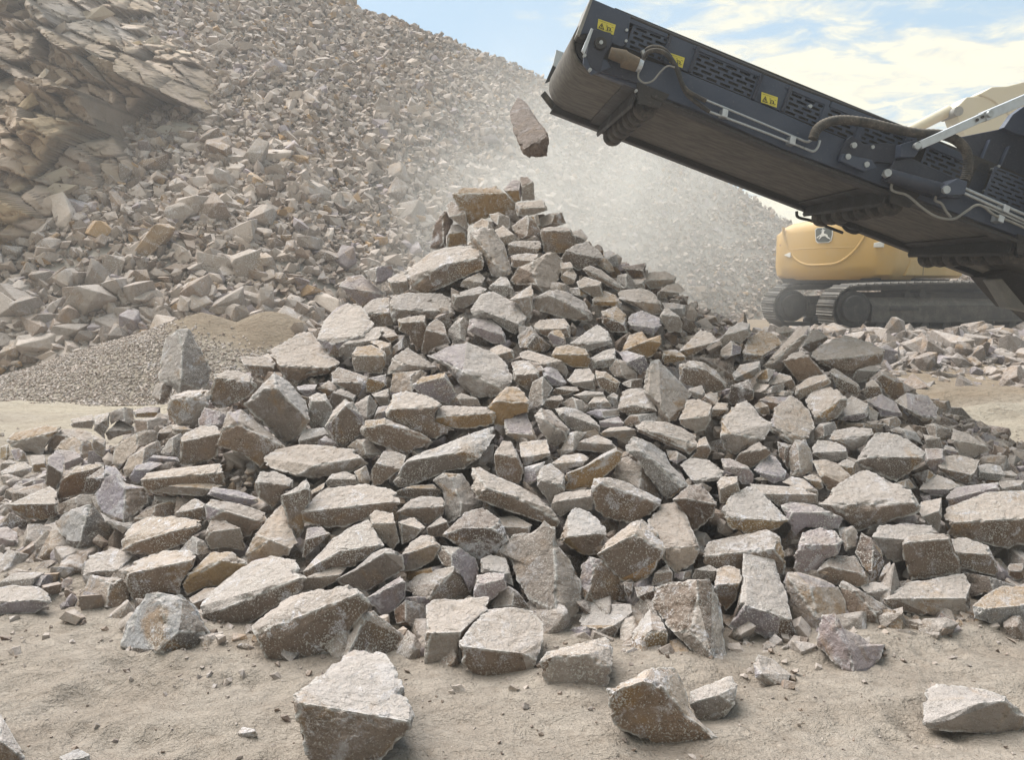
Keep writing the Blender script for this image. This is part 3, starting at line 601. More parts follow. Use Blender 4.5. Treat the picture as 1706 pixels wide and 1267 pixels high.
# ------------------------------------------------------------------ the heap
def march(px, py):
    """distance along the ray to the heap or the sand; rays that just clear the heap's skyline take its nearest point"""
    r = ray(px, py); t = np.arange(1.2, 11.5, .01) / r[1]
    P = CAM[None] + r[None] * t[:, None]; h = surf(P[:, 0], P[:, 1]); gap = P[:, 2] - h
    i = np.nonzero(gap < 0)[0]
    if len(i) and P[i[0], 1] < 7.6: return t[i[0]]
    g2 = P[:, 2] - heapz(P[:, 0], P[:, 1]); m_ = (P[:, 1] > 3.5) & (P[:, 1] < 8.6); g2 = np.where(m_, g2, 9.)
    k = np.argmin(g2)
    if g2[k] < .8 or not len(i): return t[k]
    return t[i[0]]
STONES = '''p|838,315 855,299 868,301 868,335 857,338||small purplish stone at the very tip of the heap
d|866,296 878,294 889,306 891,333 870,335||dark rough stone at the tip of the heap, right of the purplish one
b|752,324 771,312 799,313 827,310 841,322 861,343 859,357 813,363 782,375 771,361 760,338|785,322 827,319|large brown block just under the tip of the heap
g|859,338 877,335 906,333 913,350 885,359 862,360|866,347 908,345|
l|815,357 831,354 850,363 849,380 831,378 819,366||
g|789,373 803,364 820,370 827,384 803,382 789,380||
l|743,343 752,335 764,342 780,375 778,384 768,375 757,364 746,356||
d|724,375 739,350 746,356 755,368 753,382 743,393 743,415 729,417 715,414||
g|752,375 771,373 779,386 778,407 745,413 744,396|748,389 775,386|
b|899,364 915,356 936,354 943,372 926,378 901,378||
g|884,359 896,356 900,375 892,377||
b|852,377 878,358 891,368 903,389 903,401 866,400 854,386||
g|824,384 838,376 859,393 857,401 841,410 834,396||
l|782,386 806,380 822,382 840,407 854,456 834,463 819,458 806,431 792,410 782,400|792,396 831,449|long pale stone leaning down to the right, beside the thick pale slab near the top
b|845,407 859,401 899,402 902,412 892,424 847,424||
b|850,426 877,422 896,424 887,435 870,442 862,447 852,444||
b|899,382 912,378 950,380 959,396 957,422 906,421 903,400|906,384 950,384|flat-faced brown rectangular block high on the right side of the heap
g|952,386 968,382 980,396 972,405 959,407||
b|933,435 959,407 979,403 996,417 1004,428 982,445 965,451 942,438||
g|993,435 1008,428 1021,442 1024,452 1014,455 996,444||
g|1005,421 1016,417 1028,435 1031,445 1021,444 1010,429||
l/b|679,449 699,435 718,421 743,413 785,410 803,415 807,429 803,449 778,463 706,493 683,482 678,463|694,470 736,442 801,429|thick pale slab with a brown front edge, high on the left side of the heap
l|851,466 864,445 887,435 912,421 926,422 937,435 933,459 924,480 906,488 884,477 855,475|887,456 894,477|pale smooth wedge with a sharp ridge, right of the long leaning stone
g|933,463 952,445 961,459 957,473 943,475||
g|933,438 950,437 956,445 936,463 935,449||
b|970,449 982,442 1000,449 1028,470 1042,480 1031,486 1010,477 982,461|977,449 1031,479|
g|961,470 975,461 1001,470 1004,491 996,500 979,491 965,480|979,477 1000,475|
g|1028,459 1045,456 1058,470 1058,482 1042,480 1028,470||
d|1035,445 1052,440 1076,438 1075,463 1052,465||
g|1052,466 1074,465 1074,480 1061,481||
l|1074,470 1081,454 1109,452 1126,461 1125,472 1102,479 1084,482|1084,466 1123,465|
g|1095,488 1112,475 1130,472 1142,484 1123,491 1107,498 1095,495||
g|1028,488 1038,483 1070,481 1088,488 1102,505 1103,523 1084,524 1052,507 1031,498|1052,502 1095,505|
d|1001,519 1017,514 1028,510 1044,526 1045,554 1017,553 1003,537||
p|1044,537 1052,523 1070,518 1098,530 1103,542 1088,560 1070,553 1049,547|1052,542 1091,547|
o|986,500 1005,484 1024,491 1035,505 1033,512 1010,512 989,509|1000,502 1028,503|
g|947,480 965,479 979,491 975,497 950,491||
g/b|887,498 906,488 926,482 947,488 975,505 987,523 986,535 957,535 912,524 891,516|912,491 947,505 979,526|long stone with a smooth brown front under the pale ridged wedge
g|848,500 866,488 885,475 888,491 887,526 878,540 871,523 866,505||
g|813,480 834,461 845,463 857,486 841,495 824,488||
g|766,477 771,470 799,454 808,463 803,477 785,482||
b|753,491 778,484 799,477 811,482 803,495 792,505 771,514 755,509|760,495 803,488|
l|785,516 803,488 820,486 862,505 877,530 873,547 859,558 841,549 820,531 789,526|806,519 862,540|light triangular slab in the middle of the heap below the long leaning stone
g/b|650,505 651,493 683,488 736,490 752,498 755,523 739,535 711,531 683,523 658,537 652,526|655,516 701,516 750,519|wide speckled grey block directly below the thick pale slab
b|663,533 680,528 708,526 712,551 711,572 699,585 688,572 681,558 664,551|666,537 708,535|
b|702,586 715,540 727,531 739,540 750,572 725,579 708,590||
l|746,551 757,537 773,528 782,540 775,568 757,574 748,561||
p|780,551 782,533 799,529 822,533 841,553 843,572 820,572 792,558|789,544 838,558|
l/b|887,544 898,533 940,531 949,544 950,561 933,565 908,561 894,553|898,549 945,547|
b|862,561 884,542 898,560 919,577 912,586 887,586 866,579|891,561 877,579|
o|912,561 921,551 935,549 942,565 943,574 922,577||
o|919,593 926,579 947,574 975,582 983,597 981,614 954,612 922,597|924,590 979,591|ochre-faced block with a flat top in the middle right of the heap
l|950,572 975,553 996,540 1012,553 1021,572 993,582 975,587 961,579|979,574 1014,568|
g|984,597 1007,584 1024,581 1026,600 1017,612 989,614|993,602 1023,597|
o|1035,586 1049,558 1070,553 1079,565 1102,558 1103,572 1088,593 1074,598 1052,586|1052,577 1081,567|
g|1098,530 1109,512 1123,523 1137,540 1135,553 1114,554||
g|1103,505 1123,505 1142,509 1140,533 1123,523||
p|565,477 581,461 602,458 618,470 643,491 613,505 604,514 581,495|581,480 620,491|
g|606,452 630,444 653,442 657,456 648,466 627,476 616,466||
l|644,466 662,456 678,458 681,477 683,488 655,491||
g/b|602,516 618,500 648,495 652,523 660,540 637,546 606,540|609,523 650,521|
l|564,582 585,561 609,547 639,547 634,561 623,572 586,579 585,597 565,593||
g|586,590 595,579 620,575 641,586 644,604 636,623 592,619 586,604|592,593 641,593|
b|637,558 648,549 666,561 651,572||
b|654,579 673,561 681,558 685,579 666,582 652,597||
g|653,597 680,579 701,593 725,611 711,618 676,619 644,626|673,607 715,612|
g|615,570 630,567 651,572 653,590 643,597 639,582||
g|815,582 834,574 855,584 857,598 841,602||
g|866,590 880,584 915,600 947,618 943,628 926,614 898,604 870,598||
d|852,605 870,600 898,605 905,618 915,628 898,635 877,639 859,625||
l/b|528,565 540,535 560,515 580,505 602,512 622,540 605,560 575,600 548,592|556,575 600,560|smooth pale slab tilted up on the upper left shoulder of the heap
l|711,593 741,580 778,571 805,582 830,590 848,612 853,636 840,655 820,662 788,662 765,640 745,612|770,620 830,645|large pale lumpy boulder in the centre of the heap
b|380,688 402,684 437,710 474,745 450,758 434,777 400,755 362,742 368,715|395,705 445,745|
d|738,892 765,870 775,855 805,848 835,868 845,900 830,920 800,935 770,912|770,880 820,880|
p|345,825 355,812 398,818 430,830 430,838 403,848 370,833||
b|341,841 352,833 400,840 440,855 443,870 420,892 395,900 370,880 345,870|370,850 430,868|
l|410,925 425,890 455,855 470,842 485,875 495,905 480,925 445,935 415,940|450,900 485,915|
b|503,930 512,880 535,879 550,890 525,915 510,928||
g|1195,805 1203,795 1228,795 1233,820 1212,838 1200,838||
l/o|933,902 947,860 958,846 985,855 1008,880 1010,892 995,924 975,927 945,908|945,895 995,890|pale cube-like stone with an ochre front, right of the tall brown egg-shaped boulder
l|831,862 857,860 887,876 880,890 848,895 838,882||
g/l|1080,868 1100,845 1125,838 1142,858 1156,890 1168,918 1155,940 1128,957 1105,935 1090,905|1105,915 1160,912|big smooth grey slab leaning behind the shiny dark ochre boulder
p|788,985 795,960 815,955 840,957 844,980 820,1000 800,1015 788,995|795,975 840,965|
l/b|766,1072 790,1040 812,1016 850,1014 885,1020 903,1040 905,1065 893,1100 880,1132 850,1138 820,1138 790,1128 770,1105|770,1078 830,1084 872,1090|square flat-topped block at the front centre with a brown lower face
g/b|1165,928 1182,903 1240,893 1275,884 1298,895 1309,940 1305,958 1240,950 1180,945|1180,925 1290,915|
b|1190,980 1195,948 1215,942 1232,948 1236,965 1225,1000 1210,1018 1195,1000|1193,975 1233,972|
l|1537,1208 1540,1150 1560,1140 1640,1150 1675,1162 1700,1185 1710,1195 1710,1218 1655,1225 1585,1220 1545,1215|1585,1200 1630,1172 1675,1168|big rock alone on the sand in the bottom right corner, with a pale left side
l|1620,1010 1645,990 1670,978 1706,978 1730,1000 1730,1050 1690,1052 1650,1040 1625,1030|1640,1015 1700,1010|rounded pale rock cut by the right edge, on the sand below the block
l/b|1573,862 1578,848 1610,835 1640,822 1675,820 1730,818 1740,850 1740,900 1680,915 1650,905 1610,898 1580,890|1580,872 1650,868 1730,862|very large flat-topped slab cut by the right edge of the photo
l/b|202,918 205,895 222,875 245,863 290,861 335,868 333,882 310,905 290,915 262,922 247,928 230,925|225,905 290,885 330,876|smooth flat boulder low on the left front of the heap
g|342,902 343,882 355,865 375,868 395,888 409,912 405,918 375,912 352,916||
l/b|92,870 118,850 152,841 175,862 193,888 190,900 160,912 125,918 108,900|133,905 142,862|faceted block at the left foot of the heap, above the bare sand
l/b|336,1010 350,985 385,960 420,935 452,928 490,935 508,965 500,985 460,1010 430,1030 400,1050 370,1055 345,1045 337,1025|365,1018 430,998 503,962|long pale barrel-shaped boulder at the front left of the heap
p|0,880 12,878 28,888 30,905 22,918 -5,922 -20,900||small grey rock cut by the left edge, alone on the sand
l|-15,990 0,980 20,976 64,978 80,990 87,1004 58,1022 0,1025 -20,1015|0,1005 60,1000|low flat grey rock on the sand at the left edge
l/p|-25,1190 0,1190 20,1220 42,1262 30,1285 -30,1290|0,1235 35,1262|pale rock filling the bottom left corner of the photo
l|100,1262 112,1255 130,1248 148,1258 152,1280 100,1280||whitish rock tip barely in view at the bottom edge
g|395,1222 405,1212 425,1216 430,1226 415,1233 400,1232||fist-sized pebble alone on the sand at the bottom left of the foremost rock
l|250,820 300,812 340,800 370,810 340,828 300,826||
l/b|443,584 468,574 497,557 519,553 528,568 548,583 565,605 551,622 514,628 494,642 477,634 463,608|461,610 485,617 514,628 548,614|broad pale slab with a rusty edge on the left shoulder of the heap
g/b|400,595 426,593 443,594 460,604 458,617 443,627 420,622 406,608|420,608 454,611|
p|552,622 565,612 588,620 615,630 609,645 596,662 576,652 553,637|571,638 607,638|
p|609,639 624,628 643,624 643,642 627,655 610,655||
g/b|650,654 653,622 676,620 701,617 713,622 693,639 667,654 653,662||
o|686,642 707,627 741,622 755,645 761,657 747,675 721,662 696,654|698,637 741,628|ochre triangular stone left of the large pale lumpy boulder
g|758,662 769,655 786,662 801,676 769,675||
l/o|721,702 730,682 741,676 818,679 826,688 823,708 784,715 724,712|727,695 775,691 823,688|long brick-shaped stone with ochre front below the large lumpy boulder
l/b|643,691 656,659 676,652 707,659 738,674 724,688 721,711 755,716 721,733 698,725 673,708 644,695|650,682 673,679 721,679|
g/b|602,716 610,702 642,698 673,711 701,722 721,736 698,745 676,759 650,747 619,736 603,725|607,713 642,705 678,722|flat brown-faced slab lying left of the brick-shaped ochre stone
l/b|406,674 434,645 457,621 482,639 508,668 515,699 505,719 475,743 451,725 437,705 420,688|440,647 460,645 511,696|big diamond-shaped block with a brown face on the left of the heap
g|514,662 528,655 542,657 545,665 553,679 552,691 539,711 519,711 514,688|518,668 542,668|
p|494,645 508,641 528,641 525,654 511,659 499,654||
b|528,648 548,634 562,645 553,657 545,665 542,657||
b|548,672 568,648 593,659 590,671 571,668 555,682||
l/b|542,711 555,685 575,667 588,671 602,693 609,711 599,725 571,746 556,733|551,699 576,675|squat brown stone standing on a corner right of the diamond-shaped block
l|590,674 616,658 629,676 622,691 610,705 599,691||
g|619,657 647,648 650,674 633,676 627,668||
p|622,699 630,679 647,675 650,682 642,693 642,699||
b|497,733 505,716 539,713 548,725 528,739 499,742||
p|528,742 542,726 556,736 565,745 542,745||
l/g|440,764 457,750 499,742 525,742 588,749 599,764 610,773 596,782 559,793 531,797 497,796 468,784 443,776|494,794 525,776 596,764|long whitish slab lying level on the left of the heap
g|579,745 593,733 610,732 627,745 636,756 616,764 599,764 588,750||
b|619,784 639,753 656,752 676,760 664,782 650,796 636,807 622,810||
l/b|657,801 673,767 698,753 741,739 769,728 798,716 821,712 823,725 812,745 798,764 772,782 741,787 713,801 690,811 667,814|674,770 721,760 769,752 781,767|very long pale-topped slab rising to the right across the centre of the heap
g|775,782 798,762 823,739 821,767 804,777||
g/b|426,804 434,787 457,786 488,799 488,813 474,816 465,836 454,848 431,830|430,803 482,809|
l/b|468,827 485,818 494,813 511,797 517,818 515,838 509,847 507,872 505,892 494,898 482,881 477,858 468,836|485,824 509,813|narrow upright brown stone left of the pale table-like slab
b|517,836 519,818 542,804 536,813 525,830||
l/b|505,851 528,827 536,816 599,807 644,813 659,820 664,838 656,850 619,858 576,878 548,881 511,871 504,855|509,853 571,860 613,850 656,836|wide pale table-like slab in the lower left centre of the heap
g|542,804 553,790 576,786 593,793 599,807 565,809 545,811||
g|590,787 610,776 616,796 615,809 599,804||
g/b|660,820 687,810 721,807 738,821 730,827 684,831 661,827||
b|660,855 684,833 701,827 735,830 744,841 738,858 713,877 693,864 664,858|678,847 738,844|
g|721,801 738,790 769,790 784,810 798,830 806,841 767,861 744,874 741,838 738,818|750,793 769,841|dark grey block with one sharp pale edge right of the table-like slab
b|710,881 735,861 750,884 738,895 713,895||
g|854,611 865,601 882,605 898,620 899,631 885,642 881,651 857,637||
p|899,617 922,607 934,625 944,638 934,645 919,642 907,628|911,625 936,637|
b|881,659 888,637 905,628 921,647 914,662 899,679 891,688 881,682||
l|945,634 959,615 982,614 992,628 992,652 971,647 953,641|953,638 989,634|
b|919,657 942,644 962,645 965,651 942,659 931,659||
b|992,618 1010,620 1033,637 1027,654 1016,657 999,645 993,631|1005,628 1027,639|
l|1013,617 1027,598 1044,603 1061,622 1061,631 1044,632 1024,628||
b|1036,639 1050,632 1071,631 1070,642 1064,649 1044,645||
p|1032,588 1044,584 1073,597 1080,608 1077,617 1067,624 1056,611||
l|1073,651 1076,625 1084,603 1098,601 1118,622 1141,645 1152,657 1141,676 1127,699 1115,704 1093,699 1096,685 1078,662|1081,657 1101,682 1115,699|large smooth pale slab coming to a point, right of centre in the heap
o|1104,585 1127,583 1142,594 1141,601 1127,605 1107,607 1104,597|1105,591 1138,594|
g/b|1131,634 1132,608 1150,600 1172,605 1195,617 1209,639 1209,648 1192,655 1175,655 1152,645 1138,639|1135,611 1169,612 1206,637|dark brown block beside the point of the large smooth pale slab
l/b|1132,585 1167,549 1186,556 1196,568 1181,577 1152,594 1135,597|1152,585 1192,570|
o|826,662 843,645 860,645 875,657 881,671 880,688 860,691 840,711 823,708 817,688 811,679 820,671|828,668 871,671|yellow-ochre stone just under the right end of the large lumpy boulder
l|840,699 848,691 877,688 885,708 895,733 874,736 863,736 843,725|845,722 888,725|
g|890,693 902,681 919,685 936,702 948,716 945,733 925,747 914,736 899,716|905,699 919,725 942,722|
b|905,676 919,661 934,659 939,665 928,681 914,682||
l/g|925,682 942,679 959,682 982,693 999,711 999,722 976,723 948,713 931,693|936,688 982,708|
g|936,671 953,662 971,668 980,679 973,688 942,679||
g|956,659 976,652 1005,654 1010,662 988,659 979,671 971,665||
g|979,674 993,658 1007,662 1020,679 999,682 982,682||
g|1010,662 1022,655 1030,659 1029,676 1022,678||
l/b|1029,682 1036,654 1047,648 1070,648 1087,668 1094,685 1078,688 1044,692|1039,679 1053,676 1087,681|
p|976,688 993,682 1030,682 1033,693 1010,699 996,698||
p|999,702 1030,695 1039,705 1036,712 999,713||
b|1039,702 1050,692 1093,688 1096,699 1084,705 1056,711 1040,711||
l/b|1059,711 1073,702 1107,703 1135,713 1158,728 1164,742 1147,757 1113,745 1076,726 1060,719|1063,716 1101,722 1141,749|long flat lens-shaped slab sloping down to the right of centre
g|1000,722 1016,713 1042,711 1059,716 1059,725 1036,733 1022,729 1005,728||
l/b|1131,699 1145,668 1161,665 1172,674 1185,676 1184,699 1175,716 1158,722 1135,708|1138,699 1181,693|
g|1148,648 1169,642 1174,654 1172,668 1161,665 1145,659||
g|1172,668 1175,657 1195,655 1196,671 1186,679 1185,674||
g|1186,682 1195,671 1212,672 1212,684 1195,695 1186,695||
b|1161,759 1164,733 1175,728 1185,750 1178,767 1150,762||
l/g|865,739 874,736 911,733 918,759 897,770 874,777 867,759|868,763 917,755|
g|874,779 908,770 902,782 891,801 880,810 872,804||
g|934,750 948,722 962,719 976,722 965,736 956,753 936,759||
l|956,750 973,733 996,725 1019,736 1027,746 1005,755 982,752||
l|919,773 939,759 968,756 982,764 971,776 942,782 939,793 925,784||
g/o|941,790 976,776 999,759 1027,746 1037,756 1033,770 1022,782 1005,796 988,816 942,817|944,790 996,766 1029,750|ochre wedge-shaped stone rising to the right above the big brown-grey boulder
g|895,796 902,779 917,773 928,784 941,793 941,818 925,830 917,841 905,827 895,810||
g|917,841 925,827 942,820 985,816 989,836 986,850 948,853 934,861 921,853|925,836 985,827|
b|986,821 990,799 1013,797 1042,804 1073,818 1101,833 1101,841 1081,858 1070,867 1044,871 1013,867 990,847|999,804 1056,824 1096,838|big rounded brown-grey boulder right of the centre of the heap
l/b|1024,787 1027,767 1044,760 1064,776 1081,796 1104,827 1101,837 1073,818 1044,804 1027,799||
l|1044,745 1056,728 1084,739 1107,756 1118,776 1135,793 1147,810 1127,824 1110,834 1098,816 1076,790 1064,767 1044,753|1067,750 1101,796 1135,813|large pale slab with a dark brown stain sloping down behind the brown-grey boulder
g|1110,750 1127,752 1145,764 1127,773 1115,767||
l|1134,776 1150,763 1181,767 1206,787 1204,799 1158,807 1144,790|1152,803 1198,796|
d|1121,833 1147,810 1169,807 1184,824 1195,841 1189,861 1167,878 1152,890 1141,858 1127,841|1141,830 1181,836|
b|823,756 837,736 851,736 861,753 874,787 865,806 831,800 824,779|828,756 861,762|upright brown block right of the very long slab's upper end
l/b|788,779 788,780 800,779 817,790 863,809 894,827 919,850 932,870 922,882 908,872 880,864 834,853 789,830|809,813 857,827 914,858|long dark brown slab with pale blotches sloping down right below the very long pale slab
b|832,921 858,894 887,889 906,870 924,882 928,908 948,934 967,966 967,1001 957,1030 928,1041 909,1027 880,998 861,966 853,934|928,911 935,966 928,1021|tall brown egg-shaped boulder standing at the front centre of the heap
b|969,943 983,929 1006,934 1028,956 1044,988 1046,1001 993,1005 973,1003 967,976|989,943 980,988|rounded brown stone right of the tall egg-shaped boulder
d|1038,971 1055,971 1054,988 1047,998 1041,985||
l|1086,976 1095,953 1111,940 1121,956 1120,974||
g|1121,956 1140,953 1153,950 1150,963 1137,968 1124,963||
d|1057,979 1089,977 1092,988 1086,1014 1073,1001||
g|800,931 819,926 842,931 851,956 855,976 845,972 839,956 816,953 802,956||
b|816,1013 829,988 848,977 864,988 877,1005 883,1017 851,1016||
l/b|964,1043 973,1017 983,1005 1018,1003 1050,1008 1052,1021 1031,1049 1022,1069 999,1059 986,1049|993,1053 1025,1043|
p|940,1066 954,1046 977,1045 1006,1059 980,1072 948,1080||
l/b|900,1104 912,1088 951,1082 993,1066 1009,1062 1022,1078 1018,1110 1012,1143 1006,1160 980,1163 945,1157 922,1151 906,1127|919,1094 980,1090 1002,1110|rounded brown-faced block at the foot of the heap, right of the square flat-topped block
l/o|1052,1056 1070,1030 1083,1016 1099,1030 1113,1053 1110,1078 1092,1101 1073,1099 1063,1082 1054,1069|1063,1075 1086,1053|ochre-stained pointed stone at the foot of the heap, left of the pale hollowed rock
p|1026,1096 1038,1082 1057,1080 1070,1085 1073,1101 1070,1114 1047,1112||
g/b|1105,1098 1115,1069 1128,1064 1147,1082 1161,1098 1156,1107 1121,1104|1110,1088 1156,1093|
g|1134,1110 1147,1107 1155,1114 1150,1119 1137,1119||
l|1087,1014 1092,979 1137,979 1140,969 1160,966 1185,969 1192,995 1201,1014 1208,1104 1195,1115 1169,1101 1140,1072 1121,1053 1102,1033|1163,995 1150,1053 1185,1091|tall pale hollowed rock at the foot of the heap right of centre
g|1153,963 1182,942 1195,950 1189,969 1160,966||
l/b|1012,1149 1044,1133 1089,1115 1115,1114 1128,1120 1140,1149 1147,1178 1160,1197 1179,1213 1194,1229 1185,1252 1140,1252 1099,1244 1073,1234 1054,1223 1034,1216 1025,1207 1014,1175|1015,1151 1070,1135 1105,1143 1134,1165 1160,1204 1189,1229|large brown-faced rock with a trailing tail lying alone at the bottom right of centre
g|1148,1155 1169,1149 1192,1136 1217,1127 1227,1143 1224,1175 1205,1197 1176,1207 1160,1194 1150,1175|1163,1168 1198,1159|grey wedge rock lying on the sand behind the big brown-faced rock
l/o|996,924 1018,899 1050,873 1070,866 1089,879 1108,915 1102,931 1083,960 1054,972 1031,966 1006,937|1022,915 1057,889 1105,918|shiny dark ochre and white boulder at the front, right of the cube-like stone
l/d|1239,924 1258,908 1275,910 1290,934 1300,963 1309,988 1320,1033 1329,1062 1312,1077 1290,1075 1258,1054 1232,1053 1216,1043 1229,1011 1235,966|1242,1011 1287,1024 1303,1033|tall tapering rock with a wet dark brown base at the front right of the heap
g|1303,969 1311,953 1325,953 1361,963 1396,979 1407,1001 1410,1021 1406,1050 1361,1054 1328,1045 1319,1021|1312,963 1351,979 1361,1033|smooth rounded grey block right of the tall tapering rock
p|1324,924 1338,889 1367,880 1390,886 1402,902 1396,924 1373,935 1357,960 1328,953 1323,944|1338,908 1393,908|
g|1396,881 1422,877 1429,889 1428,911 1409,921 1401,899||
b|1361,953 1373,937 1396,927 1425,927 1444,963 1447,972 1431,980 1409,971 1393,976 1367,966|1380,944 1435,956|
l/b|1398,976 1406,969 1435,985 1486,1017 1484,1040 1467,1050 1438,1040 1409,1037|1425,985 1457,1021|low slanting stone on the sand right of the smooth rounded grey block
p|1361,1066 1370,1024 1393,1024 1406,1050 1431,1059 1451,1074 1476,1075 1460,1107 1441,1130 1418,1127 1399,1114 1380,1095 1362,1078|1393,1053 1415,1085 1422,1120|L-shaped dark rock with white crusted ends on the sand at the right
l|1256,1107 1264,1092 1287,1099 1317,1125 1309,1143 1296,1151 1274,1143 1258,1130|1269,1123 1296,1143|small pale stone alone on the sand, left of the L-shaped rock
d|1425,921 1435,889 1451,895 1467,918 1473,937 1463,969 1451,969 1441,950||
l/g|1454,895 1467,876 1508,873 1553,876 1560,887 1508,895 1505,915 1508,935 1489,937 1467,924|1470,895 1502,899|
b|1502,905 1518,892 1576,888 1585,895 1597,937 1598,956 1569,963 1518,968 1508,937|1508,903 1582,897|square brown block at the front right, standing on the long flat block
l/b|1585,899 1605,895 1647,911 1663,947 1659,960 1637,956 1598,947 1589,918|1594,921 1630,940 1650,924|
b|1602,953 1621,956 1669,966 1691,976 1663,988 1618,995 1614,972||
l|1435,979 1454,971 1489,972 1476,1001 1463,1001||
l/b|1473,1001 1508,972 1553,966 1602,958 1616,972 1614,1030 1602,1037 1569,1033 1521,1019 1483,1014|1486,998 1553,998 1613,997|long flat block at the right foot of the heap, beneath the square brown block
d|1679,947 1682,940 1706,940 1706,963 1695,968 1680,960||
g|1463,969 1473,944 1483,937 1486,963 1479,971||
l|1200,567 1215,546 1233,537 1249,540 1250,558 1233,573 1218,568 1203,579||
g|1200,584 1218,568 1236,579 1233,589 1209,599 1201,593||
l/b|1236,590 1247,564 1271,549 1292,558 1302,573 1268,599 1239,601|1242,590 1270,593|
g|1270,611 1289,590 1319,558 1333,544 1348,543 1348,558 1330,584 1319,590 1301,620 1283,617|1289,605 1339,558|long narrow slab leaning up to the right on the right shoulder of the heap
g|1292,549 1307,543 1325,549 1313,564 1301,558||
b|1336,564 1360,548 1381,564 1351,589 1336,579||
l/b|1351,593 1372,573 1405,558 1449,570 1474,584 1473,604 1449,611 1425,620 1414,627 1390,617 1366,605|1360,601 1414,620 1473,589|big flat slab crowning the right shoulder of the heap
g/b|1304,602 1319,590 1336,585 1348,593 1372,623 1360,629 1330,638 1313,617|1313,598 1342,593|brown rectangular block leaning under the big crowning slab on the right
l|1326,644 1348,629 1375,625 1384,638 1360,650 1333,666 1325,659|1330,650 1378,632|
l/b|1381,620 1390,614 1408,626 1431,641 1433,659 1414,657 1393,644|1396,629 1428,644|
l|1421,629 1434,614 1455,608 1467,617 1452,629 1434,638 1422,635||
l/b|1439,662 1443,638 1455,632 1468,647 1470,657 1449,666||
b|1461,632 1467,619 1485,622 1505,638 1510,656 1491,669 1476,656|1470,623 1497,638|dark brown square block on the heap's right skyline, below the big crowning slab
l|1283,706 1289,682 1316,660 1333,668 1348,685 1357,712 1348,730 1339,739 1319,742 1298,730 1282,718|1289,715 1319,737|egg-shaped smooth pale stone on the right slope of the heap
l|1342,668 1357,650 1375,643 1396,650 1411,665 1411,676 1393,697 1375,705 1357,700 1348,682|1357,697 1378,697 1402,665|smooth pale rounded block right above the smooth egg-shaped one
g|1200,700 1227,673 1244,668 1256,679 1265,694 1286,706 1274,733 1253,742 1224,759 1206,745 1200,724|1218,724 1244,730|lumpy grey boulder with a hollow, left of the smooth pale egg-shaped stone
g|1256,676 1266,668 1280,676 1283,691 1268,691||
d|1212,665 1227,644 1247,633 1256,650 1255,665 1239,673 1218,675||
l|1221,623 1233,608 1265,602 1268,617 1253,632 1224,635|1227,629 1265,611|
g|1259,632 1277,614 1292,617 1280,635 1262,642||
b|1280,638 1298,622 1316,626 1326,641 1319,651 1304,641 1283,642||
g|1268,656 1289,644 1307,639 1307,650 1280,659||
g|1286,657 1304,651 1322,653 1320,660 1301,662||
p|1262,668 1277,660 1295,662 1313,662 1286,685 1268,670||
g|1396,700 1405,670 1419,660 1446,673 1446,694 1428,702|1408,694 1440,688|
p|1443,668 1470,657 1491,670 1502,688 1502,694 1467,694 1464,685|1467,682 1497,688|
g|1437,700 1446,676 1464,688 1461,700 1452,703||
l|1489,669 1511,656 1544,659 1562,679 1559,697 1538,703 1514,688|1511,682 1541,697|
b|1356,718 1366,706 1390,703 1394,713 1390,724 1372,733 1357,733||
l|1381,733 1390,718 1422,712 1452,715 1455,724 1437,745 1419,752 1405,742|1390,733 1416,745 1452,725|
g|1396,703 1443,705 1476,706 1467,715 1422,712 1396,715||
g|1464,700 1494,694 1501,703 1497,715 1476,706||
l|1353,745 1363,734 1393,737 1412,748 1412,762 1393,771 1366,764 1354,756|1360,754 1390,761 1411,752|
l|1314,754 1325,734 1342,733 1354,756 1353,783 1336,794 1316,795||
d|1295,736 1319,742 1316,765 1313,783 1298,759||
b|1224,768 1253,745 1265,737 1286,756 1271,765 1253,780 1239,780||
p|1256,783 1280,758 1292,762 1310,786 1307,801 1289,805 1268,795|1268,789 1301,795|
p|1201,765 1215,764 1244,777 1256,792 1253,807 1236,807 1221,789 1206,783||
g|1256,798 1277,792 1283,801 1265,802||
g|1304,804 1319,795 1339,798 1363,819 1362,837 1342,825 1319,810||
g|1338,795 1354,791 1369,798 1372,813 1363,817 1348,804||
l/b|1353,768 1375,766 1396,774 1418,794 1405,807 1390,820 1378,816 1366,795|1372,792 1390,807|
g|1394,774 1411,765 1424,771 1425,792 1416,795||
l/b|1424,771 1443,748 1458,722 1482,722 1514,733 1541,754 1538,771 1520,786 1494,802 1467,795 1437,780|1440,762 1485,764 1538,762|large brown faceted block on the right slope, above the big triangular slab
p|1541,748 1571,748 1574,768 1559,789 1541,774||
l/b|1562,774 1568,762 1594,759 1631,768 1624,786 1615,807 1591,801 1565,786|1565,780 1618,792|crisp pale rectangular block at the right edge of the heap
d|1520,792 1547,783 1559,792 1535,810||
g|1532,816 1541,798 1562,791 1586,801 1597,810 1580,828 1550,825|1535,816 1583,816|
p|1577,831 1588,813 1621,807 1663,804 1666,817 1630,828 1609,837 1583,850|1583,832 1657,813|
l/b|1366,840 1390,813 1414,798 1439,784 1476,798 1514,816 1531,845 1529,854 1497,866 1461,875 1431,885 1405,869 1402,860 1378,848|1378,842 1408,860 1452,854 1476,837 1526,838|big flat triangular slab with a brown front edge on the right of the heap
g|1531,851 1535,837 1568,831 1569,860 1563,887 1550,875||
p|1485,869 1514,857 1532,860 1532,872 1497,872||
l/o|1203,851 1218,828 1253,807 1274,825 1298,851 1313,866 1298,881 1244,890 1218,881 1204,863|1215,863 1259,866 1301,869|mottled white and ochre boulder left of the big triangular slab
g|1250,807 1289,807 1333,813 1360,825 1363,840 1319,837 1298,845 1277,825||
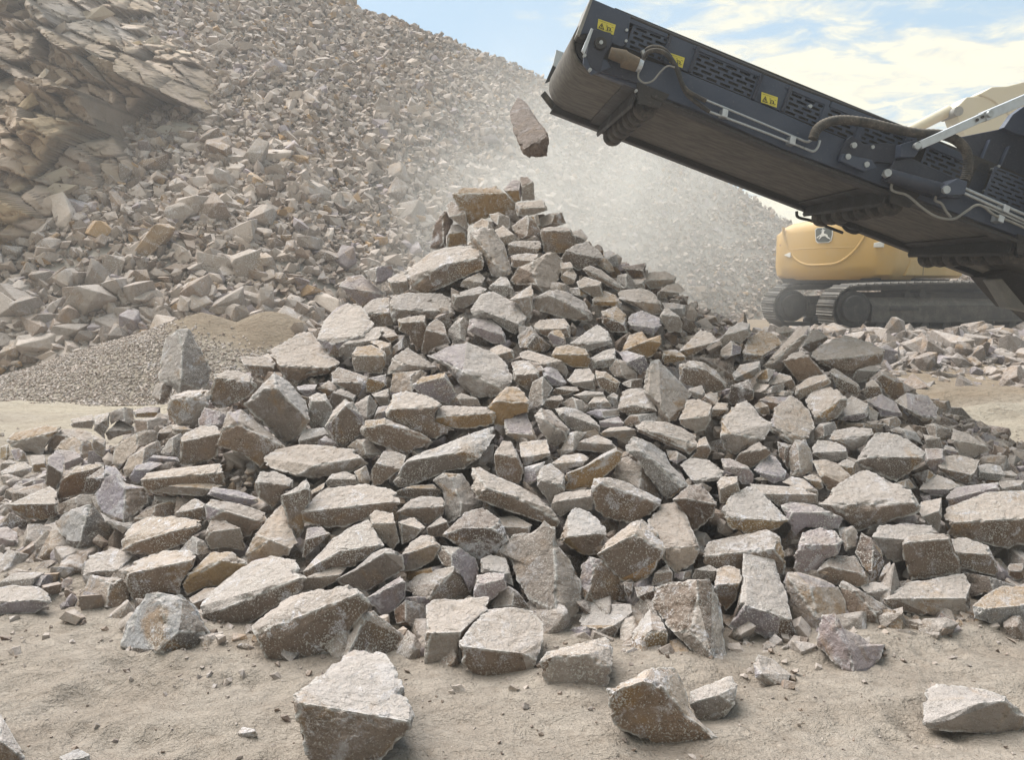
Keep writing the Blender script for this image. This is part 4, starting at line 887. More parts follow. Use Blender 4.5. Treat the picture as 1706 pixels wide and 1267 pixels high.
p|1301,842 1319,837 1360,842 1384,854 1402,863 1396,881 1372,881 1342,878 1325,893 1313,872|1319,854 1366,854|
b|1541,709 1556,706 1583,715 1588,730 1568,736 1550,730||
g|1479,718 1497,712 1526,721 1538,742 1514,730||
g|1538,724 1568,736 1571,748 1544,748||
b|1574,742 1588,745 1600,759 1583,758 1571,751||
l|1588,715 1615,724 1639,742 1651,751 1624,762 1600,759 1586,736||
g|1630,777 1645,773 1666,777 1674,792 1663,801 1627,798||
g|1669,786 1686,785 1695,792 1692,798 1674,797||
l|1663,801 1706,801 1706,822 1669,817||
g|1494,804 1514,798 1526,813 1514,816 1500,810||
l|264,622 270,591 276,563 296,550 315,548 327,568 338,591 352,617 348,639 335,649 313,651 298,654 284,639 267,634|304,577 301,639|tall upright pale boulder standing on the far left shoulder of the heap
g/b|254,659 259,642 276,634 287,645 284,657 273,675 261,671||
g|278,682 284,662 313,652 352,651 347,676 330,708 313,713 296,708 281,693|287,665 321,662 315,699|grey block carrying the tall upright boulder on the left
b|350,654 357,625 375,618 398,618 423,631 426,645 412,662 389,674 378,679 358,679 350,671|358,628 418,637|rounded brown-faced stone right of the tall upright boulder
p|331,699 341,679 358,682 384,696 375,716 358,711 332,711||
l/b|300,733 310,722 335,711 358,711 372,722 369,736 361,759 344,770 324,777 301,774|303,736 330,736 367,722|brown cube-like block on the left, above the long flat slab
l/b|234,801 242,790 270,782 296,776 341,773 367,773 372,787 374,810 352,816 327,827 284,826 247,824 237,813|239,799 298,787 367,786|long flat slab lying level on the left flank below the brown cube-like block
p|216,796 227,776 250,770 273,773 256,782 239,790 233,804 222,807||
p|242,770 256,759 296,762 298,770 273,773||
l|188,773 190,750 205,733 227,722 253,716 264,722 261,736 239,739 216,756 202,770 199,782||
g|210,796 205,782 216,762 250,739 264,736 270,750 250,764 227,782||
g|267,756 281,733 301,722 307,730 300,739 298,762 284,759||
b|259,730 267,716 284,708 290,716 276,733 264,736||
l|287,713 307,711 321,716 301,725 287,720||
g/l|11,733 23,722 51,713 82,708 104,716 85,733 74,747 71,759 48,753 17,745|26,736 68,725|broad rounded slab at the back of the heap's far left end
b|77,750 88,725 102,716 134,715 153,722 153,733 119,728 97,739 88,750 80,756||
g|94,745 108,730 125,728 153,736 159,759 151,767 136,770 131,756 99,750||
g|118,708 119,699 153,691 158,702 153,715 122,713||
l|156,716 158,693 182,688 182,711 173,725 176,733||
g|182,688 207,679 222,682 224,702 219,711 199,699 185,708||
p|220,685 242,678 267,679 266,696 227,696||
b|222,699 264,696 281,699 278,708 256,716 227,722||
l|176,722 199,699 222,711 224,722 205,725 188,730 182,736||
g|153,745 156,725 176,733 176,750 171,764 159,756||
o|0,745 14,740 17,759 11,767 0,767||
g|17,750 31,747 43,756 47,770 37,770 26,770||
g|50,759 74,759 78,779 74,784 57,790 53,776||
l|0,787 17,776 40,770 54,779 51,787 31,801 9,806 0,804|6,790 45,782|
g|0,776 14,766 26,770 23,776 0,787||
p|36,799 57,796 75,799 74,813 37,823||
l/b|75,810 80,764 94,750 108,762 105,787 102,799 94,813 82,813||
p|97,750 125,752 141,770 114,782 108,787 108,767 99,756||
g/d|95,827 102,801 125,779 159,772 173,776 159,796 142,810 136,824 99,833|114,790 153,782|reddish-brown stone at the left end of the heap above the spearhead-shaped one
d|139,821 148,801 173,777 175,796 162,816 153,824||
l/d|14,841 45,824 82,811 94,821 95,838 94,861 68,868 43,864 20,850|24,840 57,836 92,840|spearhead-shaped stone with a dark brown front at the left foot of the heap
l|92,844 114,833 136,824 159,824 161,841 131,844 105,858 97,855||
p/b|161,824 176,796 193,790 210,806 242,813 244,838 227,855 207,875 185,867 168,853|210,813 205,867|lilac-grey stone with a brown right side, at the left above the faceted block
p|171,796 176,776 193,779 210,801 193,804 176,810||
b|168,855 188,870 210,875 222,870 216,881 205,890 193,881||
b|222,864 256,847 293,833 300,841 296,855 284,861 250,864 224,872||
b|293,855 307,841 324,831 341,840 344,861 335,878 327,864 307,861||
b|257,827 296,830 298,838 270,841 257,841||
g|299,918 321,894 340,902 352,921 334,934 324,924 305,921||
l/g|138,960 148,927 186,915 209,916 222,927 206,947 206,964 180,961 154,956|151,955 199,950|
b|124,1011 141,982 151,960 206,964 212,979 225,1011 193,1017 128,1025||
l/b|207,953 225,937 273,919 315,918 328,927 321,947 302,969 299,990 276,987 244,992 228,1013 218,995 210,972|212,956 273,955 323,932|pale-topped boxy stone at the left front with brown sides
o|302,976 315,956 334,937 353,921 385,921 414,940 385,963 366,977 340,979 311,993|334,953 369,934|
l/b|199,1078 209,1046 231,1014 244,992 263,987 305,993 324,1011 331,1040 350,1056 353,1082 289,1098 250,1100 231,1091|263,1085 276,1040 299,1053|big pyramid-shaped rock on the sand at the front left with an ochre stain
g/b|315,998 340,982 366,979 353,995 340,1001 334,1021 324,1011||
l|615,860 625,852 654,855 665,902 654,916 634,899 618,879||
g|663,870 689,862 708,879 689,899 670,908||
l/b|506,953 528,924 554,899 589,876 612,868 625,889 639,910 622,921 593,943 573,947 551,945 512,972|528,940 567,918 634,908|smooth bullet-shaped slab rising to the right at the front left
g/b|561,966 593,947 622,921 644,913 670,924 673,950 644,966 625,979 609,988 593,979 573,976|599,953 641,921|
l|493,988 522,966 557,944 577,947 561,969 545,976 535,982||
p|609,998 631,982 667,961 676,972 675,995 657,1017 638,1027 622,1011|638,995 670,969|
g|670,924 683,905 705,891 721,895 734,911 721,934 695,950 673,952|683,921 721,908|
g/b|728,924 737,911 766,913 792,931 798,953 792,976 782,988 769,956 740,943||
l/b|670,979 695,960 721,950 756,945 766,956 784,982 784,993 753,1000 724,1001 711,1005 689,992|711,1003 728,972 756,952|white-topped wedge with a brown side above the flat-topped front blocks
o|675,953 721,947 760,934 769,953 753,947 708,960 679,969||
d|657,1017 676,1001 708,1008 710,1046 689,1045 660,1040||
l/b|424,1043 448,1024 477,998 522,985 580,976 593,979 606,995 618,1014 606,1021 580,1053 570,1082 522,1094 477,1107 451,1107 435,1078 426,1059|432,1053 469,1066 519,1014 599,988|very large long block at the front left, pale top, brown front and a lilac blotch
l/b|569,1091 580,1059 599,1024 622,1017 634,1030 663,1049 683,1069 699,1091 663,1120 650,1101 625,1088 577,1101|577,1094 606,1030|brown triangular rock behind the foremost rock, right of the very large long block
l/b|490,1159 528,1133 564,1104 580,1090 606,1085 638,1091 657,1114 663,1146 676,1171 687,1194 686,1213 667,1233 625,1274 606,1294 522,1287 506,1239 496,1197|496,1171 554,1191 567,1239 625,1229 684,1204|foremost large rock at the bottom with a broad pale top and a brown left corner
l/b|711,1011 721,1000 740,998 756,1000 785,995 813,996 811,1017 785,1043 769,1066 769,1101 753,1117 721,1120 707,1114 710,1053|715,1056 769,1054|upright pale block left of the square flat-topped block at the front centre'''
def parse():
    out = []
    for L in STONES.strip().split('\n'):
        code, ol, rd, lab = L.split('|')
        f = lambda q: np.array([[float(v) for v in a.split(',')] for a in q.split()]) if q.strip() else None
        out.append([code, f(ol), f(rd), lab.strip()])
    return out
def parea(P):
    x, y = P[:, 0], P[:, 1]; return .5 * abs(np.sum(x * np.roll(y, -1) - y * np.roll(x, -1)))
def polar(P, c, th):
    """largest distance from c to polygon P along each angle"""
    A = P - c; B = np.roll(A, -1, 0); d = np.stack([np.cos(th), np.sin(th)], -1); R = np.zeros(len(th))
    for a, b in zip(A, B):
        e = b - a; den = d[:, 0] * e[1] - d[:, 1] * e[0]
        with np.errstate(divide='ignore', invalid='ignore'):
            t = (a[0] * e[1] - a[1] * e[0]) / den; s = (a[0] * d[:, 1] - a[1] * d[:, 0]) / den
        ok = (np.abs(den) > 1e-9) & (t > 0) & (s >= -1e-6) & (s <= 1 + 1e-6)
        R = np.where(ok, np.maximum(R, t), R)
    return R
def hull2(P):
    pts = sorted(map(tuple, P)); 
    def half(ps):
        h = []
        for p in ps:
            while len(h) > 1 and (h[-1][0] - h[-2][0]) * (p[1] - h[-2][1]) - (h[-1][1] - h[-2][1]) * (p[0] - h[-2][0]) <= 0: h.pop()
            h.append(p)
        return h
    a, b = half(pts), half(pts[::-1]); return np.array(a[:-1] + b[:-1])
def stone_geom(code, ol, rd, r, depth=None, sub=None, grow=1.03):
    top, front = (code.split('/') + [None])[:2]
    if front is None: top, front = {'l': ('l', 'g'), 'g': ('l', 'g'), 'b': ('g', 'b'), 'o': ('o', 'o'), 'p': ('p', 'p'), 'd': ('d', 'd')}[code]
    c2 = ol.mean(0) * .5 + (ol.min(0) + ol.max(0)) * .25
    ol = c2 + (ol - c2) * grow
    w, h = np.ptp(ol[:, 0]), np.ptp(ol[:, 1]); sz = math.sqrt(parea(ol)); x0, x1 = ol[:, 0].min(), ol[:, 0].max(); y0, y1 = ol[:, 1].min(), ol[:, 1].max()
    if rd is None:
        if r.random() < .3:
            xr = x0 + w * r.uniform(.35, .65); rd = np.array([[xr - w * r.uniform(-.1, .12), y0 + h * .2], [xr, y0 + h * .8]])
        else:
            yr = y0 + h * r.uniform(.30, .58); s = r.uniform(-.18, .18) * h
            rd = np.array([[x0 + w * .12, yr - s], [x0 + w * .88, yr + s]])
    rd = c2 + (rd - c2) * .97
    vert = np.ptp(rd[:, 1]) > np.ptp(rd[:, 0]) * 1.1
    def depthW(P):
        if vert:
            o = np.argsort(rd[:, 1]); xr = np.interp(P[:, 1], rd[o, 1], rd[o, 0]); dx = P[:, 0] - xr
            return .62 * np.abs(dx) + .45 * np.maximum(y0 + h * .8 - P[:, 1], 0)
        o = np.argsort(rd[:, 0]); yr = np.interp(P[:, 0], rd[o, 0], rd[o, 1]); dy = yr - P[:, 1]
        return np.where(dy > 0, 1.25 * dy, -.12 * dy)
    Wo = depthW(ol) + r.normal(0, .02, len(ol)) * sz
    pts = [np.column_stack([ol, Wo])]
    Wr = depthW(rd) - .05 * sz
    pts.append(np.column_stack([rd, Wr]))
    th_ = .42 * min(w, h) + .10 * sz
    bk = c2 + (ol - c2) * .80
    pts.append(np.column_stack([bk, Wo + th_ * r.uniform(.8, 1.3)]))
    P = np.concatenate(pts)
    thr = max(2.9, sz / 34) if sub is None else sz / 30
    V, Fc, fid, fn, seg = hull_mesh(P, thr)
    c = P.mean(0); off = r.uniform(0, 100)
    qs = (V - c) / sz
    # distance to the broken edges of the block
    d = np.full(len(V), 1e9)
    for A, B in seg:
        e = B - A; tt = np.clip(((V - A) @ e) / (e @ e + 1e-9), 0, 1); d = np.minimum(d, np.linalg.norm(V - A - tt[:, None] * e, axis=1))
    wear = np.clip(1 - d / (.030 * sz + 1.2), 0, 1)
    stp = fbm(qs * np.array([2.2, 5.5, 2.2]) + off, 3)
    rough = r.uniform(.6, 1.5)
    dsp = .030 * fbm(qs * 2.4 + off, 2) + rough * (.028 * np.round(stp * 3.2) / 3.2 + .013 * fbm(qs * 12 + off + 5, 3) + .008 * fbm(qs * 30 + off, 2))
    chip = np.clip(fbm(qs * 7 + off + 50, 2) - .02, 0, 1) * .22 + np.clip(fbm(qs * 16 + off + 20, 2), 0, 1) * .07
    q = c + (V - c) * (1 + dsp - chip * np.clip(1 - d / (.13 * sz), 0, 1) ** 1.5)[:, None]
    # follow the notches of the outline
    hp_ = hull2(ol)
    if parea(hp_) > parea(ol) * 1.03:
        th = np.arctan2(q[:, 1] - c2[1], q[:, 0] - c2[0]); rho = np.hypot(q[:, 0] - c2[0], q[:, 1] - c2[1])
        Rp, Rh = polar(ol, c2, th), polar(hp_, c2, th)
        k = np.clip(Rp / np.maximum(Rh, 1e-6), .3, 1); tt = np.clip(rho / np.maximum(Rh, 1e-6), 0, 1) ** 1.2
        f = 1 + (k - 1) * tt; q[:, 0] = c2[0] + (q[:, 0] - c2[0]) * f; q[:, 1] = c2[1] + (q[:, 1] - c2[1]) * f
    yb = y1 - .04 * h; xb = ol[np.argmax(ol[:, 1]), 0] * .5 + c2[0] * .5
    t0 = march(xb, yb) if depth is None else depth
    # pixel-unit block -> metres at its own distance
    t = t0 * (1 + (q[:, 2]) / F)
    R = FWD[None] + RGT[None] * ((q[:, :1] - W0 / 2) / F) - UPV[None] * ((q[:, 1:2] - H0 / 2) / F)
    X = CAM[None] + R * t[:, None]
    # colour by facet
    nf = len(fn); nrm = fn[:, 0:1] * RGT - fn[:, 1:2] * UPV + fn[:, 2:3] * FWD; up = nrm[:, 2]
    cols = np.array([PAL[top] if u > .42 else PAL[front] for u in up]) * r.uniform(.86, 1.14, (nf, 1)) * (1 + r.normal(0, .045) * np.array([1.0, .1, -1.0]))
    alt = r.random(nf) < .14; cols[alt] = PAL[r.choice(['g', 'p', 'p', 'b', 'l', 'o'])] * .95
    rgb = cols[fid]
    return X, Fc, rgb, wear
DIRS = [(0, 'just right of'), (45, 'at the upper right of'), (90, 'just above'), (135, 'at the upper left of'), (180, 'just left of'), (-135, 'at the lower left of'), (-90, 'just below'), (-45, 'at the lower right of'), (-180, 'just left of')]
SHORT = [('small purplish stone', 'purplish tip stone'), ('large brown block just under', 'brown block under the tip'), ('long pale stone leaning', 'long leaning pale stone'), ('flat-faced brown rect', 'upper brown rectangular block'), ('thick pale slab', 'thick upper pale slab'), ('pale smooth wedge', 'pale ridged wedge'), ('long stone with a smooth', 'smooth brown-fronted stone'), ('light triangular slab', 'light triangular middle slab'), ('wide speckled', 'wide speckled grey block'), ('ochre-faced block', 'flat-topped ochre block'), ('smooth pale slab tilted', 'tilted pale shoulder slab'), ('large pale lumpy', 'large pale lumpy boulder'), ('pale cube-like', 'pale cube-like stone'), ('big smooth grey slab', 'smooth grey leaning slab'), ('square flat-topped block', 'flat-topped front block'), ('very large flat-topped slab', 'huge slab at the right edge'), ('smooth flat boulder low', 'smooth flat left boulder'), ('faceted block at the left', 'faceted left foot block'), ('long pale barrel', 'pale barrel-shaped boulder'), ('broad pale slab with a rusty', 'broad rusty-edged slab'), ('ochre triangular stone', 'ochre triangular stone'), ('long brick-shaped', 'brick-shaped ochre stone'), ('big diamond-shaped', 'diamond-shaped block'), ('long whitish slab', 'long whitish slab'), ('very long slab rising', 'very long pale slab'), ('wide pale table-like', 'table-like slab'), ('large smooth pale slab coming', 'pointed smooth slab'), ('dark brown block beside', 'dark block by the pointed slab'), ('yellow-ochre stone', 'yellow-ochre stone'), ('long flat lens', 'lens-shaped slab'), ('big rounded brown-grey', 'big brown-grey boulder'), ('large pale slab with a dark', 'brown-stained pale slab'), ('upright brown block', 'upright brown block'), ('long dark brown slab', 'dark slab with blotches'), ('tall brown egg', 'egg-shaped boulder'), ('rounded block with brown', 'rounded brown-faced foot block'), ('tall pale hollowed', 'pale hollowed rock'), ('tall tapering', 'tall tapering rock'), ('smooth rounded grey block', 'smooth rounded grey block'), ('square brown block', 'square brown block'), ('long flat block at', 'long flat right block'), ('long narrow slab', 'narrow leaning slab'), ('big flat slab crowning', 'big crowning slab'), ('egg-shaped smooth', 'smooth pale egg-shaped stone'), ('lumpy grey boulder', 'hollow lumpy boulder'), ('large brown faceted', 'faceted brown block'), ('crisp pale', 'crisp rectangular block'), ('big flat triangular', 'flat triangular slab'), ('mottled white', 'mottled boulder'), ('tall upright pale', 'tall upright boulder'), ('brown cube-like', 'brown cube-like block'), ('long flat slab lying', 'long flat left slab'), ('broad rounded slab', 'far left rounded slab'), ('spearhead', 'spearhead-shaped stone'), ('lilac-grey stone', 'lilac-grey stone'), ('big pyramid', 'pyramid-shaped rock'), ('smooth bullet', 'bullet-shaped slab'), ('very large long block', 'very large long front block'), ('foremost', 'foremost rock'), ('narrow upright brown', 'narrow upright brown stone')]
CW = {'l': 'pale', 'g': 'grey', 'b': 'brown', 'o': 'ochre', 'p': 'lilac-grey', 'd': 'dark brown'}
def make_labels(st):
    marks = []
    for s in st:
        for key, sh in SHORT:
            if s[3].startswith(key): marks.append((s[1].mean(0), sh))
    used = set(s[3] for s in st if s[3])
    for s in sorted(st, key=lambda q: -parea(q[1])):
        if s[3]: continue
        P = s[1]; a = parea(P); w, h = np.ptp(P[:, 0]), np.ptp(P[:, 1]); c = P.mean(0)
        size = 'large' if a > 5200 else 'mid-sized' if a > 2400 else 'small' if a > 900 else 'tiny'
        fill = a / (w * h)
        shp = 'flat' if w > 1.9 * h else 'upright' if h > 1.4 * w else 'wedge-shaped' if fill < .60 or len(P) < 5 else 'blocky' if fill > .76 else 'angular'
        col = CW[s[0].split('/')[-1]] if '/' in s[0] else CW[s[0]]
        if '/' in s[0]: col = CW[s[0][0]] + '-topped'
        near = sorted(marks, key=lambda m: np.hypot(*(m[0] - c)))[:14]
        def dr(m):
            v = c - m[0]; ang = math.degrees(math.atan2(-v[1], v[0])); return min(DIRS, key=lambda d: abs(d[0] - ang))[1]
        cand = []
        for m in near[:5]: cand.append('%s %s %s stone %s the %s' % (size, col, shp, dr(m), m[1]))
        for m in near[:6]:
            for m2 in near[:6]:
                if m2[1] == m[1]: continue
                v1, v2 = c - m[0], c - m2[0]
                if v1 @ v2 < 0: cand.append('%s %s %s stone between the %s and the %s' % (size, col, shp, m[1], m2[1]))
        for m in near[5:]: cand.append('%s %s %s stone %s the %s' % (size, col, shp, dr(m).replace('just ', 'some way ').replace('at the', 'off the').replace(' of', ' of'), m[1]))
        for cd in cand:
            if len(cd.split()) <= 16 and cd not in used: s[3] = cd; used.add(cd); break
        else: s[3] = '%s, the %dth from the left' % (cand[0], sum(1 for q in st if q[1].mean(0)[0] < c[0])); used.add(s[3])
def sharpen(me, deg=26):
    me.polygons.foreach_set('use_smooth', np.ones(len(me.polygons), bool))
    try: me.set_sharp_from_angle(angle=math.radians(deg))
    except Exception: pass
st = parse(); make_labels(st)
order = sorted(range(len(st)), key=lambda i: -parea(st[i][1])); keep = set(order[:300])
rest = []
for i, (code, ol, rd, lab) in enumerate(st):
    r = np.random.default_rng(1000 + i)
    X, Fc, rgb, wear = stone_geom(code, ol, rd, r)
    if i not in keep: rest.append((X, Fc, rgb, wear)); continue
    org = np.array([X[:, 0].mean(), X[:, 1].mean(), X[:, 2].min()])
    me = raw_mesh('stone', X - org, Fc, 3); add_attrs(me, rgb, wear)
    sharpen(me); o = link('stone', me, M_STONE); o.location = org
    onp = org[1] > 3.2 and heapz(org[0], org[1]) > .12
    tag(o, lab, 'stone', 'split stones tipped on the heap' if onp else 'stones lying on the sand around the heap')
# the stone in the air, just off the belt
fs = np.array([(849, 188), (861, 162), (873, 167), (895, 198), (916, 228), (911, 259), (883, 262), (871, 255), (855, 218)], float)
X, Fc, rgb, wear = stone_geom('b', fs, np.array([(872, 250), (892, 238), (914, 228)], float), np.random.default_rng(4), depth=6.55, sub=5)
rgb = rgb / rgb.mean(1, keepdims=True) * (.5 * rgb.mean(1, keepdims=True) + .06) * np.array([1.0, .93, .90])
org = X.mean(0); me = raw_mesh('stone', X - org, Fc, 3); add_attrs(me, rgb, wear * .3); sharpen(me); o = link('stone', me, M_FALL); o.location = org
tag(o, 'brown angular stone falling through the air from the conveyor belt', 'stone', 'stones dropping from the belt')

# unnumbered stones filling the heap between and behind the big ones
r_ = np.random.default_rng(77); n = 5200
x = r_.uniform(-4.4, 5.6, n); y = r_.uniform(2.7, 10.4, n); h = heapz(x, y)
s = np.clip(.105 * np.exp(r_.normal(0, .35, n)), .05, .20); front = (y < AY + .5) & (np.abs(x) < 20)
kp = (h > .10)
P = np.stack([x, y, h - np.where(front, .15 + .6 * s, .0)], -1)[kp]; s2 = s[kp]; P[:, 2] = np.maximum(P[:, 2], .01)
me = scatter_mesh('fill', P, s2, 3, None, tints(len(P), r_, {'l': 2, 'g': 5, 'b': 3, 'p': 1.5, 'd': 1}), 30, seed=14, squash=(.5, 1.0))
Vs = [np.empty(len(me.vertices) * 3, np.float32)]; me.vertices.foreach_get('co', Vs[0])
ta = np.empty(len(me.vertices) * 4, np.float32); me.attributes['tint'].data.foreach_get('color', ta); wa = np.empty(len(me.vertices), np.float32); me.attributes['wear'].data.foreach_get('value', wa)
fa = np.empty(len(me.loops), np.int32); me.loops.foreach_get('vertex_index', fa)
VV = [Vs[0].reshape(-1, 3)]; FF = [fa.reshape(-1, 3)]; CC = [ta.reshape(-1, 4)[:, :3]]; WW = [wa]; nb0 = len(VV[0])
for X, Fc, rgb, wear in rest:
    vr = np.zeros((len(X), 3)); vr[Fc[:, 0]] = rgb; vr[Fc[:, 1]] = rgb; vr[Fc[:, 2]] = rgb; rgb = vr
    VV.append(X); FF.append(Fc + nb0); CC.append(rgb); WW.append(wear); nb0 += len(X)
cx_ = np.linspace(-4.6, 5.8, 70); cy_ = np.linspace(2.6, 10.6, 60); mm, VC = grid_mesh('core', cx_, cy_, lambda a, b: heapz(a, b) - .42)
fq = np.empty(len(mm.loops), np.int32); mm.loops.foreach_get('vertex_index', fq); fq = fq.reshape(-1, 4)
FF.append(np.concatenate([fq[:, [0, 1, 2]], fq[:, [0, 2, 3]]]) + nb0); VV.append(VC); CC.append(np.tile(PAL['g'] * .7, (len(VC), 1))); WW.append(np.zeros(len(VC)))
mef = raw_mesh('heap_fill', np.concatenate(VV), np.concatenate(FF), 3); add_attrs(mef, np.concatenate(CC), np.concatenate(WW))
o = link('heap_rubble', mef, M_STONE, smooth=False); tag(o, 'smaller broken stones wedged in the gaps and over the back of the heap', 'rubble', kind='stuff')
n = 9000; x = r_.uniform(-4.6, 5.8, n); y = r_.uniform(2.6, 8.2, n); h = heapz(x, y); kp = h > -.10
s = np.clip(.030 * np.exp(r_.normal(0, .5, n)), .012, .075)
P = np.stack([x, y, np.where(h > .06, h - .05 - r_.uniform(0, .12, n), .0) + s * .3], -1)[kp]
me = scatter_mesh('chips', P, s[kp], 3, None, tints(kp.sum(), r_, {'l': 3, 'g': 5, 'b': 3, 'p': 1}), 16, seed=19)
o = link('stone_chips', me, M_RUB, smooth=False); tag(o, 'small chips and splinters caught between the stones and round the foot of the heap', 'stone chips', kind='stuff')
n = 260; th = r_.uniform(math.pi * 1.02, math.pi * 1.98, n); k = r_.uniform(.93, 1.06, n)
x = AX + np.cos(th) * np.where(np.cos(th) > 0, 4.9, 3.9) * k; y = AY + np.sin(th) * 3.35 * k; s = np.clip(.055 * np.exp(r_.normal(0, .4, n)), .025, .13)
P = np.stack([x, y, s * .25], -1)
me = scatter_mesh('toe', P, s, 3, None, tints(n, r_, {'l': 3, 'g': 5, 'b': 3, 'p': 1}), 24, seed=23)
o = link('toe_rubble', me, M_STONE, smooth=False); tag(o, 'loose fist-sized broken stones spilled along the foot of the heap', 'rubble', kind='stuff')
# crumbs and pebbles on the sand
n = 9000; x = r_.uniform(-6, 6.5, n); y = 1.7 + 7 * r_.random(n) ** 1.2; kp = heapz(x, y) < .05
x, y = x[kp], y[kp]; s = np.clip(.0055 * np.exp(r_.normal(0, .6, len(x))), .003, .035)
nr = (heapz(x, y) > -.35); s = s * np.where(nr, 1.5, .8)
P = np.stack([x, y, groundz(x, y) + s * .25], -1)
me = scatter_mesh('crumbs', P, s, 2, None, tints(len(P), r_, {'l': 3, 'g': 4, 'b': 3, 'd': 1}) * 1.0, 12, seed=15)
o = link('pebbles', me, M_RUB, smooth=False); tag(o, 'tiny pebbles and stone crumbs strewn over the sand', 'pebbles', kind='stuff')

# ------------------------------------------------------------------ machine kit
class MB:
    def __init__(s): s.v = []; s.f = []
    def add(s, V, Fs):
        n = len(s.v); s.v += [tuple(map(float, p)) for p in V]; s.f += [tuple(i + n for i in f) for f in Fs]; return s
    def prism(s, A, B):
        """A, B: matching rings of points"""
        n = len(A); s.add(list(A) + list(B), [tuple(range(n))[::-1], tuple(range(n, 2 * n))] + [(i, (i + 1) % n, n + (i + 1) % n, n + i) for i in range(n)]); return s
    def tube(s, pts, r, k=10, cap=True, ribs=0):
        pts = [np.array(p, float) for p in pts]; n = len(pts); rings = []
        ref = np.array([.13, .31, .94])
        for i, p in enumerate(pts):
            t = pts[min(i + 1, n - 1)] - pts[max(i - 1, 0)]; t /= np.linalg.norm(t) + 1e-9
            a = np.cross(t, ref); a /= np.linalg.norm(a) + 1e-9; b = np.cross(t, a)
            rr = (r[i] if hasattr(r, '__len__') else r) * (1 + (.10 if ribs and i % 2 else 0))
            rings.append([p + rr * (a * math.cos(2 * math.pi * j / k) + b * math.sin(2 * math.pi * j / k)) for j in range(k)])
        V = [q for R in rings for q in R]; Fs = []
        for i in range(n - 1):
            for j in range(k):
                j2 = (j + 1) % k; Fs.append((i * k + j, i * k + j2, (i + 1) * k + j2, (i + 1) * k + j))
        if cap: Fs += [tuple(range(k))[::-1], tuple(range((n - 1) * k, n * k))]
        return s.add(V, Fs)
    def build(s, name, mat, parent=None, bevel=0, smooth=False):
        me = bpy.data.meshes.new(name); me.from_pydata(s.v, [], s.f); me.update()
        bm = bmesh.new(); bm.from_mesh(me); bmesh.ops.recalc_face_normals(bm, faces=bm.faces); bm.to_mesh(me); bm.free()
        o = link(name, me, mat, None, smooth)
        if smooth:
            try: me.set_sharp_from_angle(angle=math.radians(40))
            except Exception: pass
        if bevel:
            b = o.modifiers.new('bevel', 'BEVEL'); b.width = bevel; b.segments = 2; b.limit_method = 'ANGLE'; b.angle_limit = math.radians(35)
        if parent is not None:
            o.parent = parent; o.matrix_parent_inverse = parent.matrix_basis.inverted()
        return o
def smooth_path(pts, n=8):
    P = [np.array(p, float) for p in pts]; out = []
    P = [2 * P[0] - P[1]] + P + [2 * P[-1] - P[-2]]
    for i in range(1, len(P) - 2):
        for k in range(n):
            t = k / n; a, b, c, d = P[i - 1], P[i], P[i + 1], P[i + 2]
            out.append(.5 * ((2 * b) + (-a + c) * t + (2 * a - 5 * b + 4 * c - d) * t * t + (-a + 3 * b - 3 * c + d) * t ** 3))
    out.append(P[-2]); return out

# ------------------------------------------------------------------ the screening machine with its discharge conveyor
PSI, TH, WB = .090, .3385, 1.36
MO = np.array([.908, 5.9, 3.05])
MD = np.array([math.cos(PSI) * math.cos(TH), math.sin(PSI) * math.cos(TH), -math.sin(TH)])
MN = np.array([-math.sin(PSI), math.cos(PSI), 0.0])
MU = np.cross(MD, MN); MU = MU if MU[2] > 0 else -MU
def M(s, t, v): return MO + MD * s + MN * t + MU * v
def sv(px, py, t=0.0):
    r = ray(px, py); k = ((MO + MN * t - CAM) @ MN) / (r @ MN); p = CAM + r * k - MO
    return p @ MD, p @ MU
mach = empty('screening_machine', (7.0, 6.6, 0.0)); bpy.context.view_layer.update()
tag(mach, 'dark blue-grey mobile screening machine with a long inclined discharge conveyor above the heap', 'screening machine')
def plate(name, px, t0, t1, mat, bevel=.004, tp=None, parent=None):
    tt = t0 if tp is None else tp
    q = [sv(a, b, tt) for a, b in px]
    return MB().prism([M(s, t0, v) for s, v in q], [M(s, t1, v) for s, v in q]).build(name, mat, parent or mach, bevel)
s_head, _ = sv(1001, 70)
v_bot = 0.0
VR = sv(1001, 70)[1]                          # height of the head drum's axle above the return belt
RD = VR - .005
# belt: closed loop round the head drum, seen from beneath
ring = []
s_end = 7.2
ring.append((s_end, .0)); ring.append((s_head, .0))
for k in range(1, 17):
    a = -math.pi / 2 - math.pi * k / 17; ring.append((s_head + RD * math.cos(a), VR + RD * math.sin(a)))
ring.append((s_head, 2 * RD)); ring.append((s_end, 2 * RD))
b = MB(); n = len(ring); tb0, tb1 = .05, WB - .05; nt_ = 7
V = []; 
for j in range(nt_):
    t = tb0 + (tb1 - tb0) * j / (nt_ - 1)
    for (s, v) in ring: V.append(M(s, t, v))
Fs = [(j * n + i, j * n + i + 1, (j + 1) * n + i + 1, (j + 1) * n + i) for j in range(nt_ - 1) for i in range(n - 1)]
b.add(V, Fs); belt = b.build('conveyor_belt', M_BELT, mach, 0, True)
sm = belt.modifiers.new('thick', 'SOLIDIFY'); sm.thickness = .014; sm.offset = 0
# drum
MB().tube([M(s_head, tb0 + .01, VR), M(s_head, tb1 - .01, VR)], RD - .02, 28).build('head_drum', M_BLACK, mach, 0, True)
